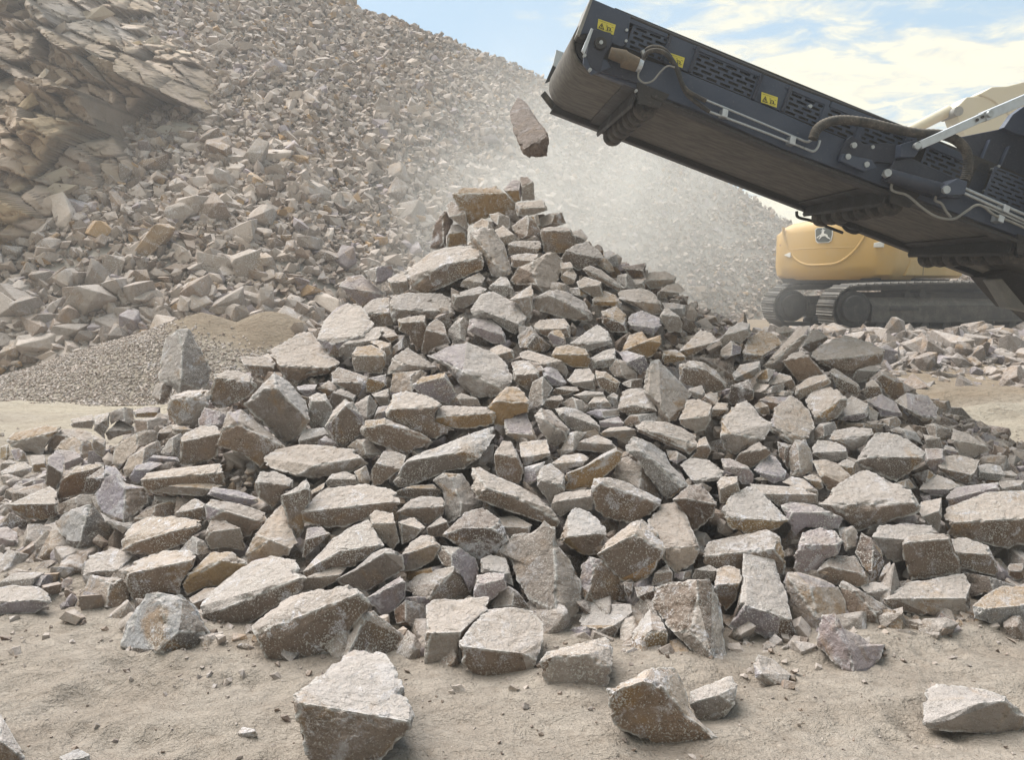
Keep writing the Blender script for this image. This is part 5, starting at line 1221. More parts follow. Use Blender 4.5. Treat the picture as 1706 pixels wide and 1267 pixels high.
# near side: lower web plate
plate('side_frame', [(1003, 104), (1066, 96), (1133, 117), (1258, 168), (1350, 209), (1420, 236), (1490, 265), (1620, 318), (1760, 375), (1760, 419), (1706, 397), (1481, 314), (1402, 284), (1300, 246), (1155, 181), (1062, 147), (985, 117)], -.035, .035, M_NAVY, .006)
plate('bottom_flange', [(1085, 157), (1300, 249), (1481, 318), (1706, 403), (1760, 424), (1760, 430), (1706, 409), (1481, 324), (1300, 255), (1085, 162)], -.055, .06, M_BLACK, .003)
# far side: deep dark rail and its end shield
q = [(s_head - .10, -.055), (s_end, -.055), (s_end, .20), (s_head - .05, .20)]
MB().prism([M(s, WB - .03, v) for s, v in q], [M(s, WB + .06, v) for s, v in q]).build('side_frame', M_BLACK, mach, .005)
plate('end_shield', [(901, 158), (908, 151), (928, 176), (992, 204), (988, 213), (926, 190)], WB - .01, WB + .02, M_RUBBER, .004)
plate('end_plate', [(927, 82), (952, 92), (950, 104), (932, 116), (921, 108)], WB - .02, WB + .02, M_STEEL, .004)
plate('end_plate', [(921, 108), (932, 114), (918, 134), (908, 138)], WB - .01, WB + .02, M_BLACK, .004)
# slotted mesh guards on the near side
def guard(name, a, b_, v0, v1, rows=5, L=.082, gap=.028, hs=.019, t=-.02, off=0.0, slopes=None, mat=None):
    """panel from s=a to s=b_, between heights v0 and v1, with real staggered slots"""
    m = MB(); pitch = (v1 - v0) / rows; W_ = b_ - a
    for i in range(rows):
        c = v0 + pitch * (i + .5); lo, hi = v0 + pitch * i, v0 + pitch * (i + 1)
        for (p, q_) in ((lo, c - hs / 2), (c + hs / 2, hi)): m.add([M(a, t, p), M(b_, t, p), M(b_, t, q_), M(a, t, q_)], [(0, 1, 2, 3)])
        x = a; k = -((i % 2) * (L + gap) / 2)
        segs = []; s0 = a + gap + k
        while s0 < b_:
            u0, u1 = max(s0, a + gap * .6), min(s0 + L, b_ - gap * .6)
            if u1 - u0 > .012: segs.append((u0, u1))
            s0 += L + gap
        x = a
        for (u0, u1) in segs + [(b_, b_)]:
            if u0 - x > 1e-4: m.add([M(x, t, c - hs / 2), M(u0, t, c - hs / 2), M(u0, t, c + hs / 2), M(x, t, c + hs / 2)], [(0, 1, 2, 3)])
            x = u1
    o = m.build(name, mat or M_NAVY, mach)
    so = o.modifiers.new('sheet', 'SOLIDIFY'); so.thickness = .004; so.offset = 0
    return o
def band(px0, px1):                           # (top, bottom) photo points at both ends of a guard panel
    return sv(*px0), sv(*px1)
vt = sv(1155, 98)[1]; vb = sv(1135, 116)[1]
for (x0, y0, x1, y1) in ((1048, 60, 1108, 84), (1153, 103, 1257, 148), (1306, 170, 1366, 195), (1371, 197, 1425, 219), (1432, 222, 1500, 250), (1535, 262, 1603, 290)):
    a = sv(x0, y0)[0]; c = sv(x1, y1)[0]
    lo = np.interp((a + c) / 2, [sv(1133, 117)[0], sv(1350, 209)[0]], [sv(1133, 117)[1], sv(1350, 209)[1]]) + .002
    guard('mesh_guard', a, c, lo, lo + .165, rows=5)
# black sheet added to make the shade inside the conveyor behind the guards
a, c = s_head + .02, s_end
MB().prism([M(a, .05, .10), M(c, .05, .10), M(c, .05, .48), M(a, .05, .48)], [M(a, .065, .10), M(c, .065, .10), M(c, .065, .48), M(a, .065, .48)]).build('dark_backing', M_BLACK, mach)
# top cover strips (sloping sheets above the guards)
ctop = lambda s: np.interp(s, [sv(1048, 32)[0], sv(1320, 146)[0], sv(1524, 224)[0], s_end], [sv(1048, 32)[1], sv(1320, 146)[1], sv(1524, 224)[1], sv(1524, 224)[1] - .05])
clo = lambda s: np.interp(s, [sv(1133, 117)[0], sv(1350, 209)[0]], [sv(1133, 117)[1], sv(1350, 209)[1]]) + .168
def cover(name, px0, px1, t0, t1, mat, lo=None):
    a, c = sv(*px0)[0], sv(*px1)[0]; n = 4; A = []; B = []
    ss = np.linspace(a, c, n)
    l0 = [(clo(s) if lo is None else clo(s) + lo) for s in ss]; h0 = [ctop(s) for s in ss]
    A = [M(s, t0, l) for s, l in zip(ss, l0)] + [M(s, t0, h) for s, h in zip(ss[::-1], h0[::-1])]
    B = [M(s, t1, l) for s, l in zip(ss, l0)] + [M(s, t1, h) for s, h in zip(ss[::-1], h0[::-1])]
    return MB().prism(A, B).build(name, mat, mach, .004)
for p0, p1 in (((1048, 32), (1112, 58)), ((1154, 76), (1268, 124)), ((1308, 141), (1380, 172)), ((1382, 173), (1526, 228)), ((1536, 236), (1604, 262))):
    cover('cover_sheet', p0, p1, -.03, .03, M_NAVY)
for p0, p1 in (((1114, 59), (1152, 75)), ((1270, 125), (1306, 140))):
    cover('cover_sheet', p0, p1, .02, .05, M_MUD, .05)
for p0, p1 in (((1110, 84), (1152, 102)), ((1260, 150), (1305, 169))):     # blank plates that carry the stickers
    a, c = sv(*p0)[0], sv(*p1)[0]; l = np.interp((a + c) / 2, [sv(1133, 117)[0], sv(1350, 209)[0]], [sv(1133, 117)[1], sv(1350, 209)[1]]) + .002
    MB().prism([M(a, -.022, l), M(c, -.022, l), M(c, -.022, l + .20), M(a, -.022, l + .20)], [M(a, .0, l), M(c, .0, l), M(c, .0, l + .20), M(a, .0, l + .20)]).build('blank_plate', M_NAVY, mach, .003)
    for s in (a - .008, c + .008):
        MB().prism([M(s - .012, -.045, l), M(s + .012, -.045, l), M(s + .012, -.045, l + .19), M(s - .012, -.045, l + .19)], [M(s - .012, .0, l), M(s + .012, .0, l), M(s + .012, .0, l + .19), M(s - .012, .0, l + .19)]).build('guard_strap', M_NAVY2, mach, .002)
# long top edge bar
pts = [M(s, -.012, ctop(s) + .012) for s in np.linspace(sv(1048, 32)[0], sv(1526, 228)[0], 10)]
MB().tube(pts, .014, 8).build('top_bar', M_BLACK, mach, 0, True)
# vertical straps between panels
for (x, y) in ((1368, 196), (1428, 220), (1502, 252)):
    s = sv(x, y)[0]; l = clo(s) - .168
    MB().prism([M(s - .018, -.032, l), M(s + .018, -.032, l), M(s + .018, -.032, l + .17), M(s - .018, -.032, l + .17)], [M(s - .018, .0, l), M(s + .018, .0, l), M(s + .018, .0, l + .17), M(s - .018, .0, l + .17)]).build('guard_strap', M_NAVY, mach, .002)
# head hood
plate('head_hood', [(984, -4), (1051, 25), (1045, 72), (1036, 78), (976, 55), (964, 58)], -.05, .10, M_NAVY, .006)
plate('head_hood', [(960, 58), (984, -4), (988, -2), (966, 60)], -.06, .30, M_CAB, .003)
plate('scraper_block', [(962, 62), (967, 46), (978, 50), (974, 66)], -.04, .16, M_BLACK, .003)
# warning stickers: yellow plates with black warning triangles and figures
def sticker(px, t, flip=0):
    q = [sv(a, b, t) for a, b in px]; (s0, v0), (s1, v1) = q[0], q[2]
    P = MB().prism([M(s, t, v) for s, v in q], [M(s, t + .003, v) for s, v in q]).build('warning_sticker', M_STICK, mach)
    A, B, Cc, D = [np.array(x) for x in q]       # tl, tr, br, bl
    def U(x, y): p = A * (1 - x) * (1 - y) + B * x * (1 - y) + Cc * x * y + D * (1 - x) * y; return M(p[0], t - .004, p[1])
    m = MB(); 
    def tri(x, y, w, h, th):
        o_ = [(x, y), (x + w / 2, y - h), (x + w, y)]; cxm, cym = x + w / 2, y - h / 3
        i_ = [(cxm + (a - cxm) * th, cym + (b - cym) * th) for a, b in o_]
        for k in range(3):
            a, b, c, d = o_[k], o_[(k + 1) % 3], i_[(k + 1) % 3], i_[k]
            m.add([U(*a), U(*b), U(*c), U(*d)], [(0, 1, 2, 3)])
        m.add([U(cxm - .02, cym + .06), U(cxm + .02, cym + .06), U(cxm + .03, cym - .16), U(cxm - .03, cym - .16)], [(0, 1, 2, 3)])
    tri(.05, .90, .36, .62, .62)
    for (x, y, w, h) in ((.48, .32, .10, .05), (.50, .46, .26, .07), (.56, .56, .06, .30), (.72, .50, .06, .26), (.80, .34, .12, .05), (.66, .72, .24, .06), (.06, .14, .80, .035), (.48, .86, .40, .03)):
        m.add([U(x, y), U(x + w, y + .02), U(x + w, y + h), U(x, y + h)], [(0, 1, 2, 3)])
    m.build('pictogram', M_INK, P)
sticker([(997, 31), (1026, 41), (1022, 58), (995, 47)], -.056)
sticker([(1114, 87), (1141, 96), (1137, 113), (1116, 104)], -.050)
sticker([(1269, 153), (1296, 162), (1294, 179), (1268, 170)], -.050)
# drum bearing, hub, motor
plate('bearing_plate', [(985, 47), (1018, 54), (1020, 72), (1006, 96), (1000, 122), (984, 112), (976, 92), (978, 84), (983, 62)], -.09, -.03, M_NAVY2, .006)
sh, vh = sv(1001, 71, -.12)
MB().tube([M(sh, -.12, vh), M(sh, -.05, vh)], [.042, .052], 20).build('bearing_hub', M_BLACK, mach, 0, True)
MB().tube([M(sh, -.135, vh), M(sh, -.12, vh)], .014, 12).build('axle_end', M_CHROME, mach, 0, True)
def bolts(pts, r=.014, t0=-.07, t1=-.03, name='bolt'):
    for (x, y) in pts:
        s, v = sv(x, y, t0); MB().tube([M(s, t0 - .006, v), M(s, t0 + .022, v)], r, 8).build(name, M_CHROME, mach, 0, True)
bolts([(983, 116), (974, 92)], .013, -.10, -.05)
bolts([(1044, 50), (1043, 68), (1060, 151)], .011, -.06, -.05)
plate('tension_arm', [(973, 88), (1012, 100), (1018, 112), (986, 124), (972, 106)], -.085, -.05, M_NAVY, .004)
plate('scraper_plate', [(969, 84), (985, 46), (989, 48), (974, 90)], -.115, -.09, M_STEEL, .003)
s0, v0 = sv(1016, 88, -.12); s1, v1 = sv(1062, 108, -.12)
MB().tube([M(s0, -.12, v0), M(s0 + .1, -.12, v0 + .01), M(s1 - .1, -.12, v1), M(s1, -.12, v1)], [.040, .050, .058, .050], 16).build('drive_motor', M_MUD, mach, 0, True)
MB().tube([M(s1, -.12, v1), M(s1 + .035, -.12, v1)], .045, 12).build('motor_cap', M_STEEL, mach, .004)
plate('motor_mount', [(1018, 100), (1066, 112), (1062, 138), (1000, 118)], -.07, -.03, M_NAVY2, .004)
# hoses near the head
def hose(name, pts, r, mat, t=-.10, ribs=0, n=7):
    P = [M(*(lambda q: (q[0], (p[2] if len(p) > 2 else t), q[1]))(sv(p[0], p[1], p[2] if len(p) > 2 else t))) for p in pts]
    return MB().tube(smooth_path(P, n), r, 10, ribs=ribs).build(name, mat, mach, 0, True)
hose('hose', [(1072, 92), (1078, 82), (1092, 78), (1108, 84), (1120, 100), (1130, 118), (1136, 140), (1146, 158), (1162, 172), (1182, 186)], .016, M_RUBBER)
hose('hose', [(1068, 108), (1078, 88), (1096, 84), (1112, 92), (1126, 112), (1134, 134), (1144, 150), (1160, 160), (1176, 168)], .016, M_RUBBER, -.125)
hose('hose', [(1064, 118), (1064, 130), (1074, 138), (1088, 134), (1100, 120), (1112, 110), (1124, 112)], .007, M_CAB, -.14)
hose('hose_fitting', [(1070, 84), (1073, 91), (1074, 96)], .018, M_CHROME, -.10)
hose('steel_pipe', [(1160, 160), (1240, 193), (1330, 231)], .009, M_CHROME, -.075, n=4)
hose('steel_pipe', [(1182, 186), (1262, 216), (1340, 247)], .010, M_CHROME, -.075, n=4)
for (x, y) in ((1209, 188), (1322, 234)): 
    plate('pipe_clamp', [(x - 4, y - 8), (x + 5, y - 5), (x + 3, y + 8), (x - 6, y + 5)], -.11, -.03, M_STEEL, .003)
hose('steel_pipe', [(1330, 231), (1344, 236), (1352, 233), (1357, 224)], .010, M_CHROME, -.085)
hose('steel_pipe', [(1340, 247), (1354, 252), (1362, 246), (1366, 234)], .010, M_CHROME, -.085)
hose('corrugated_hose', [(1354, 232), (1361, 216), (1376, 205), (1400, 200), (1430, 202), (1462, 208), (1495, 216), (1530, 222), (1565, 224), (1590, 232), (1606, 246), (1613, 264), (1612, 284), (1607, 300)], .034, M_RUBBER, -.16, ribs=1, n=9)
# galvanised brace running up to the machine
A = np.array(sv(1530, 243, -.2)); Bq = np.array(sv(1642, 193, -.2)); Cq = np.array(sv(1760, 143, -.2))
def bar(name, A, B, hw, t0, t1, mat, bev=.004):
    d = (B - A) / np.linalg.norm(B - A); n_ = np.array([-d[1], d[0]]) * hw
    q = [A - n_, B - n_, B + n_, A + n_]
    return MB().prism([M(s, t0, v) for s, v in q], [M(s, t1, v) for s, v in q]).build(name, mat, mach, bev)
bar('brace', A, Bq, .030, -.23, -.17, M_STEEL); bar('brace', Bq - (Bq - A) * .05, Cq, .036, -.238, -.162, M_STEEL)
for (x, y) in ((1529, 243), (1651, 189)):
    s, v = sv(x, y, -.26); MB().tube([M(s, -.262, v), M(s, -.23, v)], .026, 10).build('bolt', M_CHROME, mach, .003)
for (x, y) in ((1630, 199), (1639, 194)):
    s, v = sv(x, y, -.25); MB().tube([M(s, -.2415, v), M(s, -.235, v)], .012, 10).build('bolt_hole', M_INK, mach)
plate('brace_bracket', [(1502, 240), (1528, 232), (1537, 244), (1524, 262), (1500, 262)], -.15, -.03, M_NAVY, .006)
plate('gusset', [(1412, 232), (1420, 226), (1440, 240), (1478, 238), (1504, 243), (1500, 262), (1486, 272), (1460, 270), (1440, 282), (1404, 268), (1400, 258)], -.075, -.035, M_NAVY2, .005)
plate('hinge_plate', [(1404, 256), (1452, 266), (1462, 280), (1440, 286), (1400, 268)], -.12, -.075, M_NAVY, .006)
bolts([(1423, 242), (1413, 261), (1444, 274)], .022, -.125, -.05)
bolts([(1454, 245), (1384, 197), (1350, 177)], .014, -.08, -.05)
plate('tapered_arm', [(1490, 268), (1516, 262), (1600, 300), (1614, 318), (1600, 330), (1560, 330), (1472, 300)], -.09, -.04, M_NAVY2, .006)
s0, v0 = sv(1479, 292, -.16); s1, v1 = sv(1578, 319, -.16)
MB().tube([M(s0, -.16, v0), M(s1, -.16, v1)], .050, 18).build('hydraulic_ram', M_NAVY2, mach, .004, True)
MB().tube([M(s0 - .03, -.16, v0 + .01), M(s0, -.16, v0)], .03, 12).build('ram_rod', M_CHROME, mach, 0, True)
plate('ram_bracket', [(1570, 312), (1596, 297), (1612, 302), (1608, 324), (1576, 326)], -.24, -.05, M_NAVY, .006)
bolts([(1479, 288)], .030, -.215, -.1)
bolts([(1577, 316)], .030, -.25, -.1)
hose('steel_pipe', [(1606, 314), (1650, 333), (1712, 360), (1760, 380)], .014, M_CHROME, -.10, n=4)
hose('steel_pipe', [(1606, 322), (1650, 342), (1712, 370), (1760, 391)], .014, M_CHROME, -.10, n=4)
hose('hose', [(1486, 306), (1485, 315), (1492, 320), (1512, 326), (1536, 346), (1560, 361), (1588, 365), (1610, 352), (1626, 342), (1640, 345), (1656, 358), (1690, 372), (1740, 396)], .010, M_CAB, -.12)
hose('hose', [(1560, 326), (1558, 334), (1568, 339), (1576, 352), (1584, 362)], .010, M_CAB, -.13)
hose('steel_pipe', [(1640, 343), (1668, 356), (1712, 376), (1760, 396)], .010, M_CHROME, -.09, n=4)
plate('pipe_clamp', [(1675, 340), (1684, 344), (1681, 356), (1672, 352)], -.13, -.04, M_STEEL, .003)
plate('pipe_clamp', [(1666, 357), (1675, 361), (1672, 372), (1663, 368)], -.13, -.04, M_STEEL, .003)
# under-belt idlers: cross beam and a roller of rubber discs
def idler(px0, px1, tt1=WB, k=7):
    s0 = sv(*px0)[0]
    g = empty('idler', tuple(M(s0, 0, 0))); bpy.context.view_layer.update(); g.parent = mach; g.matrix_parent_inverse = mach.matrix_basis.inverted()
    MB().prism([M(s0, .0, -.01), M(s0 + .02, .0, -.01), M(s0 + .02, .0, -.15), M(s0, .0, -.13)], [M(s0, tt1, -.01), M(s0 + .02, tt1, -.01), M(s0 + .02, tt1, -.11), M(s0, tt1, -.09)]).build('cross_beam', M_BLACK, g, .003)
    MB().prism([M(s0 - .10, .0, -.01), M(s0, .0, -.01), M(s0, .0, -.022), M(s0 - .10, .0, -.022)], [M(s0 - .10, tt1, -.01), M(s0, tt1, -.01), M(s0, tt1, -.022), M(s0 - .10, tt1, -.022)]).build('cross_beam', M_BLACK, g, .003)
    MB().tube([M(s0 + .13, .03, -.085), M(s0 + .13, tt1 - .05, -.085)], .035, 12).build('roller_shaft', M_BLACK, g, 0, True)
    for i in range(k):
        t = .12 + (tt1 - .26) * i / (k - 1); T = []; R_ = []
        for d, rr in ((-.055, .060), (-.045, .082), (.0, .090), (.045, .082), (.055, .060)): T.append(M(s0 + .13, t + d, -.085)); R_.append(rr)
        MB().tube(T, R_, 18).build('roller_disc', M_RUBBER, g, 0, True)
    MB().prism([M(s0 - .02, -.05, .02), M(s0 + .24, -.05, .02), M(s0 + .20, -.05, -.10), M(s0 + .04, -.05, -.12)], [M(s0 - .02, -.03, .02), M(s0 + .24, -.03, .02), M(s0 + .20, -.03, -.10), M(s0 + .04, -.03, -.12)]).build('roller_bracket', M_BLACK, g, .003)
idler((1060, 148), None); idler((1478, 316), None); idler((1690, 396), None)
hose('chain', [(1327, 352, WB), (1330, 362, WB), (1352, 368, WB), (1378, 378, WB), (1404, 388, WB)], .014, M_BLACK, WB)
hose('hose', [(1404, 376, WB), (1412, 384, WB), (1426, 388, WB), (1440, 380, WB)], .016, M_BLACK, WB)
# hopper, chute walls and chassis beyond the conveyor
plate('hopper_wall', [(1596, 229), (1676, 213), (1768, 196), (1768, 400), (1706, 375), (1610, 318), (1612, 262)], .10, .16, M_NAVY2, .006)
plate('hopper_wing', [(1672, 213), (1688, 190), (1706, 177), (1768, 160), (1768, 240), (1706, 226), (1690, 222)], .0, .06, M_NAVY, .006)
plate('access_panel', [(1630, 270), (1650, 272), (1646, 296), (1636, 322), (1612, 314)], .05, .10, M_NAVY, .005)
for q in ([(1650, 232), (1652, 232), (1634, 276), (1632, 276)], [(1682, 243), (1684, 243), (1660, 296), (1658, 296)]): plate('weld_rib', q, .06, .10, M_NAVY, .001)
bolts([(1654, 282), (1664, 277), (1641, 318), (1656, 300)], .011, .03, .10)
a = sv(1652, 290)[0]; c = sv(1790, 330)[0]; l = sv(1652, 325)[1]
g_ = guard('mesh_guard', a, c + .4, l - .02, l + .21, rows=7, hs=.014, t=.0)
plate('chassis', [(1640, 462), (1690, 444), (1850, 452), (1850, 560), (1740, 545), (1706, 516), (1684, 512)], .9, 1.1, M_BLACK, .01)
plate('chassis', [(1655, 466), (1670, 464), (1712, 515), (1850, 519), (1850, 545), (1706, 518), (1684, 513)], .75, .9, M_CAB, .01)
plate('machine_body', [(1762, 108), (2300, 108), (2300, 620), (1762, 400)], -.26, -.12, M_NAVY, .01)
q = [sv(2150, 430), sv(2400, 430), sv(2400, 760), sv(2150, 760)]
MB().prism([M(s, .1, v) for s, v in q], [M(s, 1.5, v) for s, v in q]).build('chassis', M_NAVY2, mach, .01)

# ------------------------------------------------------------------ excavator on the bank behind
ex = empty('excavator', (8.2, 16.4, .6)); bpy.context.view_layer.update()
tag(ex, 'dusty yellow tracked excavator with a rounded counterweight, standing behind the conveyor', 'excavator')
def zpix(py, Y, px=1450): return at(px, py, Y)[2]
ZB, ZT = zpix(466, 15.6), zpix(365, 16.2)
A0 = np.array([at(1276, 400, 17.4)[0], 17.4]); B0 = np.array([at(1478, 400, 15.5)[0], 15.5])
e1 = (B0 - A0) / np.linalg.norm(B0 - A0); e2 = np.array([-e1[1], e1[0]]);  # e1 along the rear, e2 forward (away)
if e2[1] < 0: e2 = -e2
WR = np.linalg.norm(B0 - A0)
def XW(a, b_, z): p = A0 + e1 * a + e2 * b_; return np.array([p[0], p[1], z])
def plan(inset, L):
    """plan outline of the counterweight and engine body, rear corners rounded, slightly bowed rear"""
    r_c = .42; pts = []
    a0, a1 = inset, WR - inset
    pts.append((a0, L))
    for k in range(7):
        t = math.pi / 2 * k / 6; pts.append((a0 + r_c * (1 - math.cos(t)), inset + .16 + r_c * (1 - math.sin(t))))
    for k in range(1, 8):
        u = k / 8; pts.append((a0 + r_c + (a1 - a0 - 2 * r_c) * u, inset + .16 - .16 * math.sin(math.pi * u)))
    for k in range(7):
        t = math.pi / 2 * (1 - k / 6); pts.append((a1 - r_c * (1 - math.cos(t)), inset + .16 + r_c * (1 - math.sin(t))))
    pts.append((a1, L)); return pts
def loft(name, secs, mat, L, bevel=0):
    m = MB(); rings = [[XW(a, b_, z + tilt(a, b_)) for a, b_ in plan(ins, L)] for ins, z, tilt in secs]; n = len(rings[0])
    V = [p for R_ in rings for p in R_]; Fs = []
    for i in range(len(rings) - 1):
        for j in range(n): j2 = (j + 1) % n; Fs.append((i * n + j, i * n + j2, (i + 1) * n + j2, (i + 1) * n + j))
    Fs += [tuple(range(n))[::-1], tuple(range((len(rings) - 1) * n, len(rings) * n))]
    m.add(V, Fs); return m.build(name, mat, ex, bevel, True)
T0 = lambda a, b_: 0.0
Tt = lambda a, b_: -.16 * max(0, 1 - a / .7) ** 1.5
dz = ZT - ZB
loft('counterweight', [(.13, ZB, T0), (.03, ZB + .10, T0), (.0, ZB + .30, T0), (.0, ZB + .80 * dz, T0), (.03, ZB + .92 * dz, Tt), (.12, ZB + dz, Tt), (.25, ZB + dz + .02, Tt)], M_YELLOW, 1.7)
# engine body along the near side, a step below
m = MB()
q = [(ZB + .06), (ZB + .33), (ZB + dz - .05)]
m.prism([XW(.25, 1.72, ZB + .05), XW(WR - .05, 1.72, ZB + .05), XW(WR - .05, 4.6, ZB + .05), XW(.25, 4.6, ZB + .05)], [XW(.25, 1.72, ZT + .1), XW(WR - .05, 1.72, ZT + .1), XW(WR - .05, 4.6, ZT + .1), XW(.25, 4.6, ZT + .1)]).build('engine_body', M_YELLOW, ex, .05)
MB().prism([XW(WR - .10, 1.0, ZB + .08), XW(WR + .02, 1.0, ZB + .08), XW(WR + .02, 4.5, ZB + .10), XW(WR - .10, 4.5, ZB + .10)], [XW(WR - .10, 1.25, ZB + .42), XW(WR + .02, 1.25, ZB + .42), XW(WR + .02, 4.5, ZB + .42), XW(WR - .10, 4.5, ZB + .42)]).build('side_skirt', M_YELLOW, ex, .02)
MB().prism([XW(WR + .021, 1.95, ZB + .10), XW(WR + .026, 1.95, ZB + .10), XW(WR + .026, 1.97, ZB + .10), XW(WR + .021, 1.97, ZB + .10)], [XW(WR + .021, 1.95, ZB + .40), XW(WR + .026, 1.95, ZB + .40), XW(WR + .026, 1.97, ZB + .40), XW(WR + .021, 1.97, ZB + .40)]).build('door_gap', M_INK, ex)
MB().prism([XW(.3, .3, ZB - .07), XW(WR - .3, .3, ZB - .07), XW(WR - .3, 4.4, ZB - .07), XW(.3, 4.4, ZB - .07)], [XW(.25, .25, ZB + .03), XW(WR - .22, .25, ZB + .03), XW(WR - .22, 4.5, ZB + .03), XW(.25, 4.5, ZB + .03)]).build('belly_plate', M_TRACKD, ex, .01)
c2x, c2y = 9.6, 17.2
MB().tube([(c2x - .3, c2y, ZB - .30), (c2x - .3, c2y, ZB - .02)], 1.05, 28).build('slew_ring', M_TRACKD, ex, 0, True)
# raised U-shaped rib on the rear, lugs, reflectors, badge
def on_rear(u, z, d=0):
    """u 0..1 across the rear between the rounded corners"""
    a = .42 + (WR - .84) * u; b_ = .16 - .16 * math.sin(math.pi * min(max(u, 0), 1)) - d; return XW(a, b_, z)
U_ = [(-.06, .93), (-.05, .80), (.02, .56), (.14, .36), (.30, .26), (.50, .25), (.68, .28), (.82, .42), (.92, .62), (.97, .80)]
MB().tube(smooth_path([on_rear(u, ZB + dz * z, -.012) for u, z in U_], 5), .030, 8).build('moulded_rib', M_YELLOW, ex, 0, True)
MB().tube([on_rear(u, ZB + dz * .535, -.006) for u in np.linspace(0.04, .86, 8)], .012, 6).build('moulded_rib', M_YELLOW, ex, 0, True)
def rear_plate(name, poly, u0, z0, su, sz_, mat, d=.012, th=.02):
    """poly in 0..1 box, laid on the bowed rear at u0,z0"""
    A = [on_rear(u0 + x * su, z0 + y * sz_, d) for x, y in poly]; B = [on_rear(u0 + x * su, z0 + y * sz_, d - th) for x, y in poly]
    return MB().prism(A, B).build(name, mat, ex)
sh_ = [(.08, .12), (.20, .0), (.80, .0), (.94, .12), (1.0, .5), (.98, .88), (.86, 1.0), (.14, 1.0), (.0, .88), (.03, .5)]
zz = ZB + dz * .62; hh = dz * .26; uu = .395; uw = .22
bd = rear_plate('badge', sh_, uu, zz, uw, hh, M_WHITE, .014)
inn = [(.5 + (x - .5) * .90, .5 + (y - .5) * .90) for x, y in sh_]
def badge_part(name, poly, d, mat):
    A = [on_rear(uu + x * uw, zz + y * hh, d) for x, y in poly]; B = [on_rear(uu + x * uw, zz + y * hh, d - .006) for x, y in poly]
    return MB().prism(A, B).build(name, mat, bd)
badge_part('shield', inn, .020, M_BADGE)
deer = [(.14, .36), (.20, .34), (.30, .44), (.36, .42), (.26, .30), (.30, .27), (.44, .42), (.60, .44), (.70, .34), (.86, .24), (.88, .28), (.74, .40), (.72, .50), (.62, .56), (.54, .57), (.52, .66), (.56, .72), (.46, .74), (.42, .66), (.40, .56), (.34, .52), (.22, .44)]
deer = [(.5 + (x - .5) * 1.06, .46 + (y - .46) * 1.18) for x, y in deer]
badge_part('leaping_deer', deer, .026, M_WHITE)
badge_part('antlers', [(.46, .72), (.50, .73), (.52, .80), (.60, .80), (.60, .84), (.50, .85), (.47, .92), (.43, .91), (.46, .82), (.36, .80), (.37, .76), (.45, .77)], .026, M_WHITE)
def side_pt(px, py, Y): return at(px, py, Y)
for (u, z, w_) in ((-.16, .40, .10), (.96, .56, .14)):
    pass
rear_plate('lifting_lug', [(.0, .42), (.75, .0), (1, .0), (1, 1), (.75, 1), (.0, .58)], -.02, ZB + dz * .40, .09, .10, M_WHITE, .03, .05)
MB().prism([XW(WR - .30, .10, ZB + dz * .52), XW(WR - .16, .20, ZB + dz * .52), XW(WR - .16, .20, ZB + dz * .62), XW(WR - .30, .10, ZB + dz * .59)], [XW(WR - .28, .30, ZB + dz * .52), XW(WR - .14, .40, ZB + dz * .52), XW(WR - .14, .40, ZB + dz * .62), XW(WR - .28, .30, ZB + dz * .59)]).build('lifting_lug', M_WHITE, ex, .01)
rear_plate('reflector', [(0, 0), (1, .2), (1, 1), (0, .8)], -.11, ZB + dz * .60, .09, .05, M_RED, -.04, .05)
MB().prism([XW(WR + .004, .62, ZB + dz * .80), XW(WR + .004, 1.3, ZB + dz * .80), XW(WR + .004, 1.3, ZB + dz * .86), XW(WR + .004, .62, ZB + dz * .86)], [XW(WR - .02, .62, ZB + dz * .80), XW(WR - .02, 1.3, ZB + dz * .80), XW(WR - .02, 1.3, ZB + dz * .86), XW(WR - .02, .62, ZB + dz * .86)]).build('reflector', M_RED, ex)
# cowl and beacon on top
MB().prism([XW(.55, .9, ZT - .02), XW(1.5, .9, ZT - .02), XW(1.5, 1.7, ZT - .02), XW(.55, 1.7, ZT - .02)], [XW(.60, .95, ZT + .26), XW(1.4, .95, ZT + .22), XW(1.4, 1.65, ZT + .22), XW(.60, 1.65, ZT + .26)]).build('engine_cowl', M_CAB, ex, .02)
MB().tube([XW(1.15, .7, ZT), XW(1.15, .7, ZT + .16), XW(1.15, .7, ZT + .19)], [.07, .07, .03], 14).build('beacon', M_GLOW, ex, 0, True)
